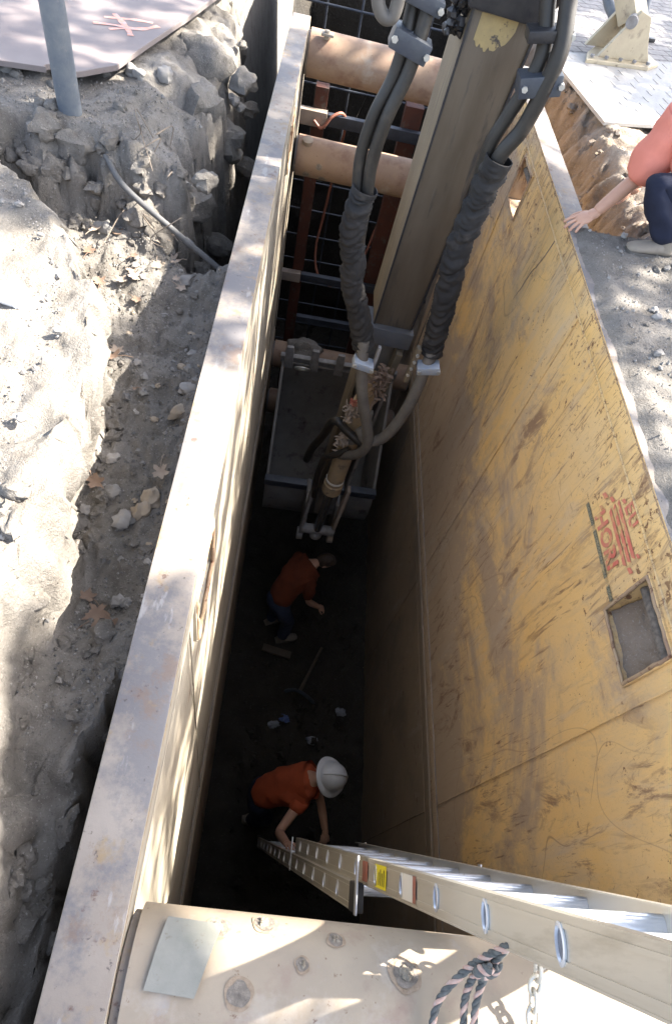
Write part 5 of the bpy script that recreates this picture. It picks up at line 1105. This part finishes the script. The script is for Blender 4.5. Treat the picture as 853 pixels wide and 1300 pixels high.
# ------------------------------------------------------------------ right side: tread plate, stabiliser foot
tp = thing('paving_slab', 'pale stamped paving slab broken off at the top of the brown slope', 'paving slab', (2.7, 5.3, .03))
P0 = Vector((2.16, 4.73, .035)); e1 = Vector((-.165, .86, 0)).normalized(); e2 = Vector((.93, .33, 0)).normalized()
c_ = [P0, P0 + e2 * 2.4, P0 + e2 * 2.4 + e1 * 1.25, P0 + e1 * 1.25]
b = MB(); b.add([c - V(0, 0, .012) for c in c_] + [c + V(0, 0, .012) for c in c_], [(3, 2, 1, 0), (4, 5, 6, 7), (0, 1, 5, 4), (1, 2, 6, 5), (2, 3, 7, 6), (3, 0, 4, 7)]); to = b.build('plate', D['tread'], tp, smooth=0, bevel=.002)
b = MB()
for i in range(12):
    for j in range(10):
        c = P0 + e2 * (.10 + i * .2 + (.1 if j % 2 else 0)) + e1 * (.07 + j * .12) + V(0, 0, .0125)
        if c.x > 4.4: continue
        b.bar(c - e1 * .045, c + e1 * .045, .010, .004)
b.build('joint_marks', D['treadmark'], to, smooth=0, bevel=0)
sf = thing('stabiliser_foot', 'beige steel stabiliser leg and foot pad with a looped hose on the pavers', 'stabiliser', (2.65, 6.05, .03))
def quadbox(pts, z0, z1): 
    m = MB(); m.prism(pts, z0, z1); return m
pad = [(2.30, 6.06), (2.245, 5.86), (2.84, 6.02), (2.98, 6.18), (2.94, 6.36), (2.44, 6.30)]
quadbox(pad, .045, .075).build('pad', D['padbeige'], sf, smooth=0, bevel=.006)
quadbox([(x * .97 + 2.65 * .03, y * .97 + 6.1 * .03) for x, y in pad], .025, .044).build('pad_sole', D['sole'], sf, smooth=0, bevel=.004)
for k in range(5):
    q = MB(); p = Vector((2.30, 5.915, .082)).lerp(Vector((2.83, 6.05, .082)), k / 4); q.tube([p, p + V(0, 0, .018)], .017, 6); q.build('bolt', D['tooth'], sf, smooth=0)
for off in (0, .24):
    q = MB(); q.prism([(0, 0), (.52, 0), (.44, .10), (.33, .30), (.22, .33), (.08, .12)], 0, .03, lambda a, off=off: Vector((2.37, 5.98, .075)) + Vector((.95, .26, 0)) * a.x + Vector((0, 0, 1)) * a.y + Vector((-.26, .95, 0)) * (a.z + off)); q.build('gusset', D['padbeige'], sf, smooth=0, bevel=.005)
q = MB(); q.bar((2.60, 6.18, .30), (2.16, 6.65, .95), .20, .16, (0, 0, 1)); q.bar((2.62, 6.16, .20), (2.60, 6.18, .36), .16, .16, (0, 1, 0)); q.build('leg', D['padbeige'], sf, bevel=.012)
q = MB(); q.cyl((2.52, 6.0, .33), (2.66, 6.30, .33), .045, 18); q.build('pin', D['tooth'], sf)
b = MB(); b.tube(spline([(2.42, 6.80, .62), (2.479, 6.731, .33), (2.575, 6.50, .22), (2.70, 6.36, .17), (2.765, 6.42, .24), (2.76, 6.6, .45), (2.70, 6.75, .75)], 10), .042, 14); b.build('hose', D['bluegrey'], sf, smooth=60)
b = MB(); b.bar((2.93, 6.95, .03), (3.2, 7.02, .03), .05, .03); tag(b.build('steel_bar', D['black_steel'], bevel=.004), 'short dark bar lying on the pavers behind the stabiliser', 'bar')

# ------------------------------------------------------------------ on the trench floor
def fz(x, y): return FLOOR + .09 * fbm(x, y, 0, 1.6) + .06 * fbm(x, y, 4, 6) + .12 * sst(.35, 0, x) + .10 * sst(1.35, 1.62, x)
pk = thing('pickaxe', 'pickaxe lying on the dark trench floor', 'pickaxe', (.95, 2.4, FLOOR))
b = MB(); b.tube([(1.10, 2.82, fz(1.1, 2.82) + .06), (.86, 2.24, fz(.86, 2.24) + .06)], [.017, .021], 12); b.build('handle', D['wood'], pk)
b = MB(); b.tube(spline([(.68, 2.24, FLOOR + .03), (.80, 2.25, FLOOR + .08), (.92, 2.21, FLOOR + .08), (1.06, 2.13, FLOOR + .03)], 6), [.008] + [.022] * 17 + [.008], 8); b.build('pick_head', D['galv'], pk)
b = MB(); b.bar((.37, 2.74, fz(.4, 2.7) + .05), (.72, 2.68, fz(.7, 2.7) + .05), .09, .04); tag(b.build('board', D['wood'], bevel=.004), 'short grey board on the trench floor by the jeans worker', 'board')
for k, (x, y, m, lab) in enumerate(((.72, 1.93, 'trash_blue', 'crumpled blue wrapper on the trench floor'), (1.37, 2.06, 'trash_white', 'white scrap on the floor near the right wall'), (.60, 1.85, 'trash_white', 'pale scrap left of the blue wrapper'), (1.05, 1.72, 'trash_white', 'white scrap between the blue wrapper and the hard hat'))):
    b = MB(); b.ell((x, y, fz(x, y) + .03), (.06, .045, .03), 12, 8, wob=.8, seed=k * 5., ns=3); tag(b.build('wrapper', D[m], smooth=20), lab, 'litter')
for k in range(10):
    x, y = random.uniform(.1, 1.5), random.uniform(1.4, 3.4); rock((x, y, fz(x, y) + .015), random.uniform(.025, .05), D['dark_soil'], 'dark stone lying on the dark trench floor', 'stones on the trench floor')

# ------------------------------------------------------------------ out-of-view shade tree at the right: its leaves dapple the work and dim the trench
rt = random.Random(77); TRUNK = Vector((13.0, 1.2, 0))
tr = thing('shade_tree', 'tall leafy tree out of view, its crown spread over the trench to dim it', 'tree', TRUNK)
clumps = []
def shade(x, y, z, r, dens=1., t=None): clumps.append((Vector((x, y, z)) + SUNV * (t or rt.uniform(8.2, 11.5)), r, dens))  # leaf clump placed along the sun direction to shade a chosen spot
for k in range(26): shade(rt.uniform(-2.6, -.7), rt.uniform(3.9, 6.6), .13, .30, .9)             # road plate and beyond
for k in range(7): shade(rt.uniform(-1.5, -.9), rt.uniform(3.0, 3.6), .0, .24)                    # slope before the plate
for k in range(16): shade(rt.uniform(-.95, -.35), rt.uniform(3.0, 4.4), rt.uniform(-.35, 0), .17, .9)
for k in range(10): shade(rt.uniform(-.75, -.25), rt.uniform(2.1, 3.0), -.4, .15, .9)
for k in range(8): shade(rt.uniform(.1, 1.4), rt.uniform(6.0, 6.6), rt.uniform(-.8, -.2), .22, .9)
for k in range(6): shade(rt.uniform(-1.15, -.75), rt.uniform(2.1, 2.8), .15, .14, .7)             # bank edge
for k in range(9): shade(rt.uniform(-.2, .1), rt.uniform(2.9, 5.4), 0, .20, .8)                   # far rim
for k in range(22): shade(rt.uniform(-.14, .02), rt.uniform(-.35, .70), 0, .13, 1.3)
for p in ((-.07, 1.85), (-.07, 2.35), (-.06, .60), (-.07, .30), (-.03, .36), (-.08, -.05), (-.07, .02), (-.1, -.2)): shade(p[0], p[1], 0, .11, .8)
for k in range(34): shade(0, rt.uniform(.2, 4.5), rt.uniform(-1.6, -.25), .17, .9)
for p in ((.08, -.15), (.25, -.22), (.16, -.25), (.45, -.28)): shade(p[0], p[1], 0, .10, .9)
for k in range(8): shade(rt.uniform(1.65, 2.5), rt.uniform(.9, 3.2), .02, .19, .9)
for k in range(30): shade(rt.uniform(2.2, 4.6), rt.uniform(5.3, 9), .02, .40, .9)
for k in range(4): shade(rt.uniform(1.6, 1.9), rt.uniform(3.2, 4.0), 0, .2, .8)
for k in range(10): shade(rt.uniform(.2, 1.4), rt.uniform(5.0, 5.7), -.1, .16, .7)
for k in range(10): shade(rt.uniform(.6, 1.2), rt.uniform(3.3, 3.9), rt.uniform(-.6, .8), .16, .9)
b = MB(); b.tube(spline([TRUNK + V(0, 0, -.3), TRUNK + V(-.05, .1, 2), TRUNK + V(.1, 0, 4.5), TRUNK + V(-.2, .1, 6.8)], 8), [.30 - .009 * k for k in range(25)], 16); b.build('trunk', D['bark'], tr, smooth=60)
lb = MB()
for c, r, d in clumps:
    s0 = TRUNK + V(0, 0, rt.uniform(3.5, 6.4)); mid = s0.lerp(c, .55) + V(rt.uniform(-.4, .4), rt.uniform(-.4, .4), rt.uniform(.1, .7))
    if rt.random() < .35: lb.tube(spline([s0, mid, c], 6), [.05 - .0035 * k for k in range(13)], 6)
lb.build('limbs', D['bark'], tr, smooth=60)
lv = MB()
for k in range(210):                                            # crown leaves added over the trench to keep skylight off its floor
    clumps.append((Vector((rt.uniform(-2.0, 4.2), rt.uniform(-2.0, 7.0), rt.uniform(7.6, 9.6))), .42, .32))
for c, r, d in clumps:
    for k in range(int(60 * d * max(.5, (r / .2) ** 2))):
        p = c + Vector((rt.gauss(0, .5), rt.gauss(0, .5), rt.gauss(0, .5))) * r; leaf_quad(lv, p, rt.uniform(.09, .15), rt.uniform(.06, .10), rng=rt)
lv.build('shade_crown', D['leaf'], tr, smooth=0, recalc=False)
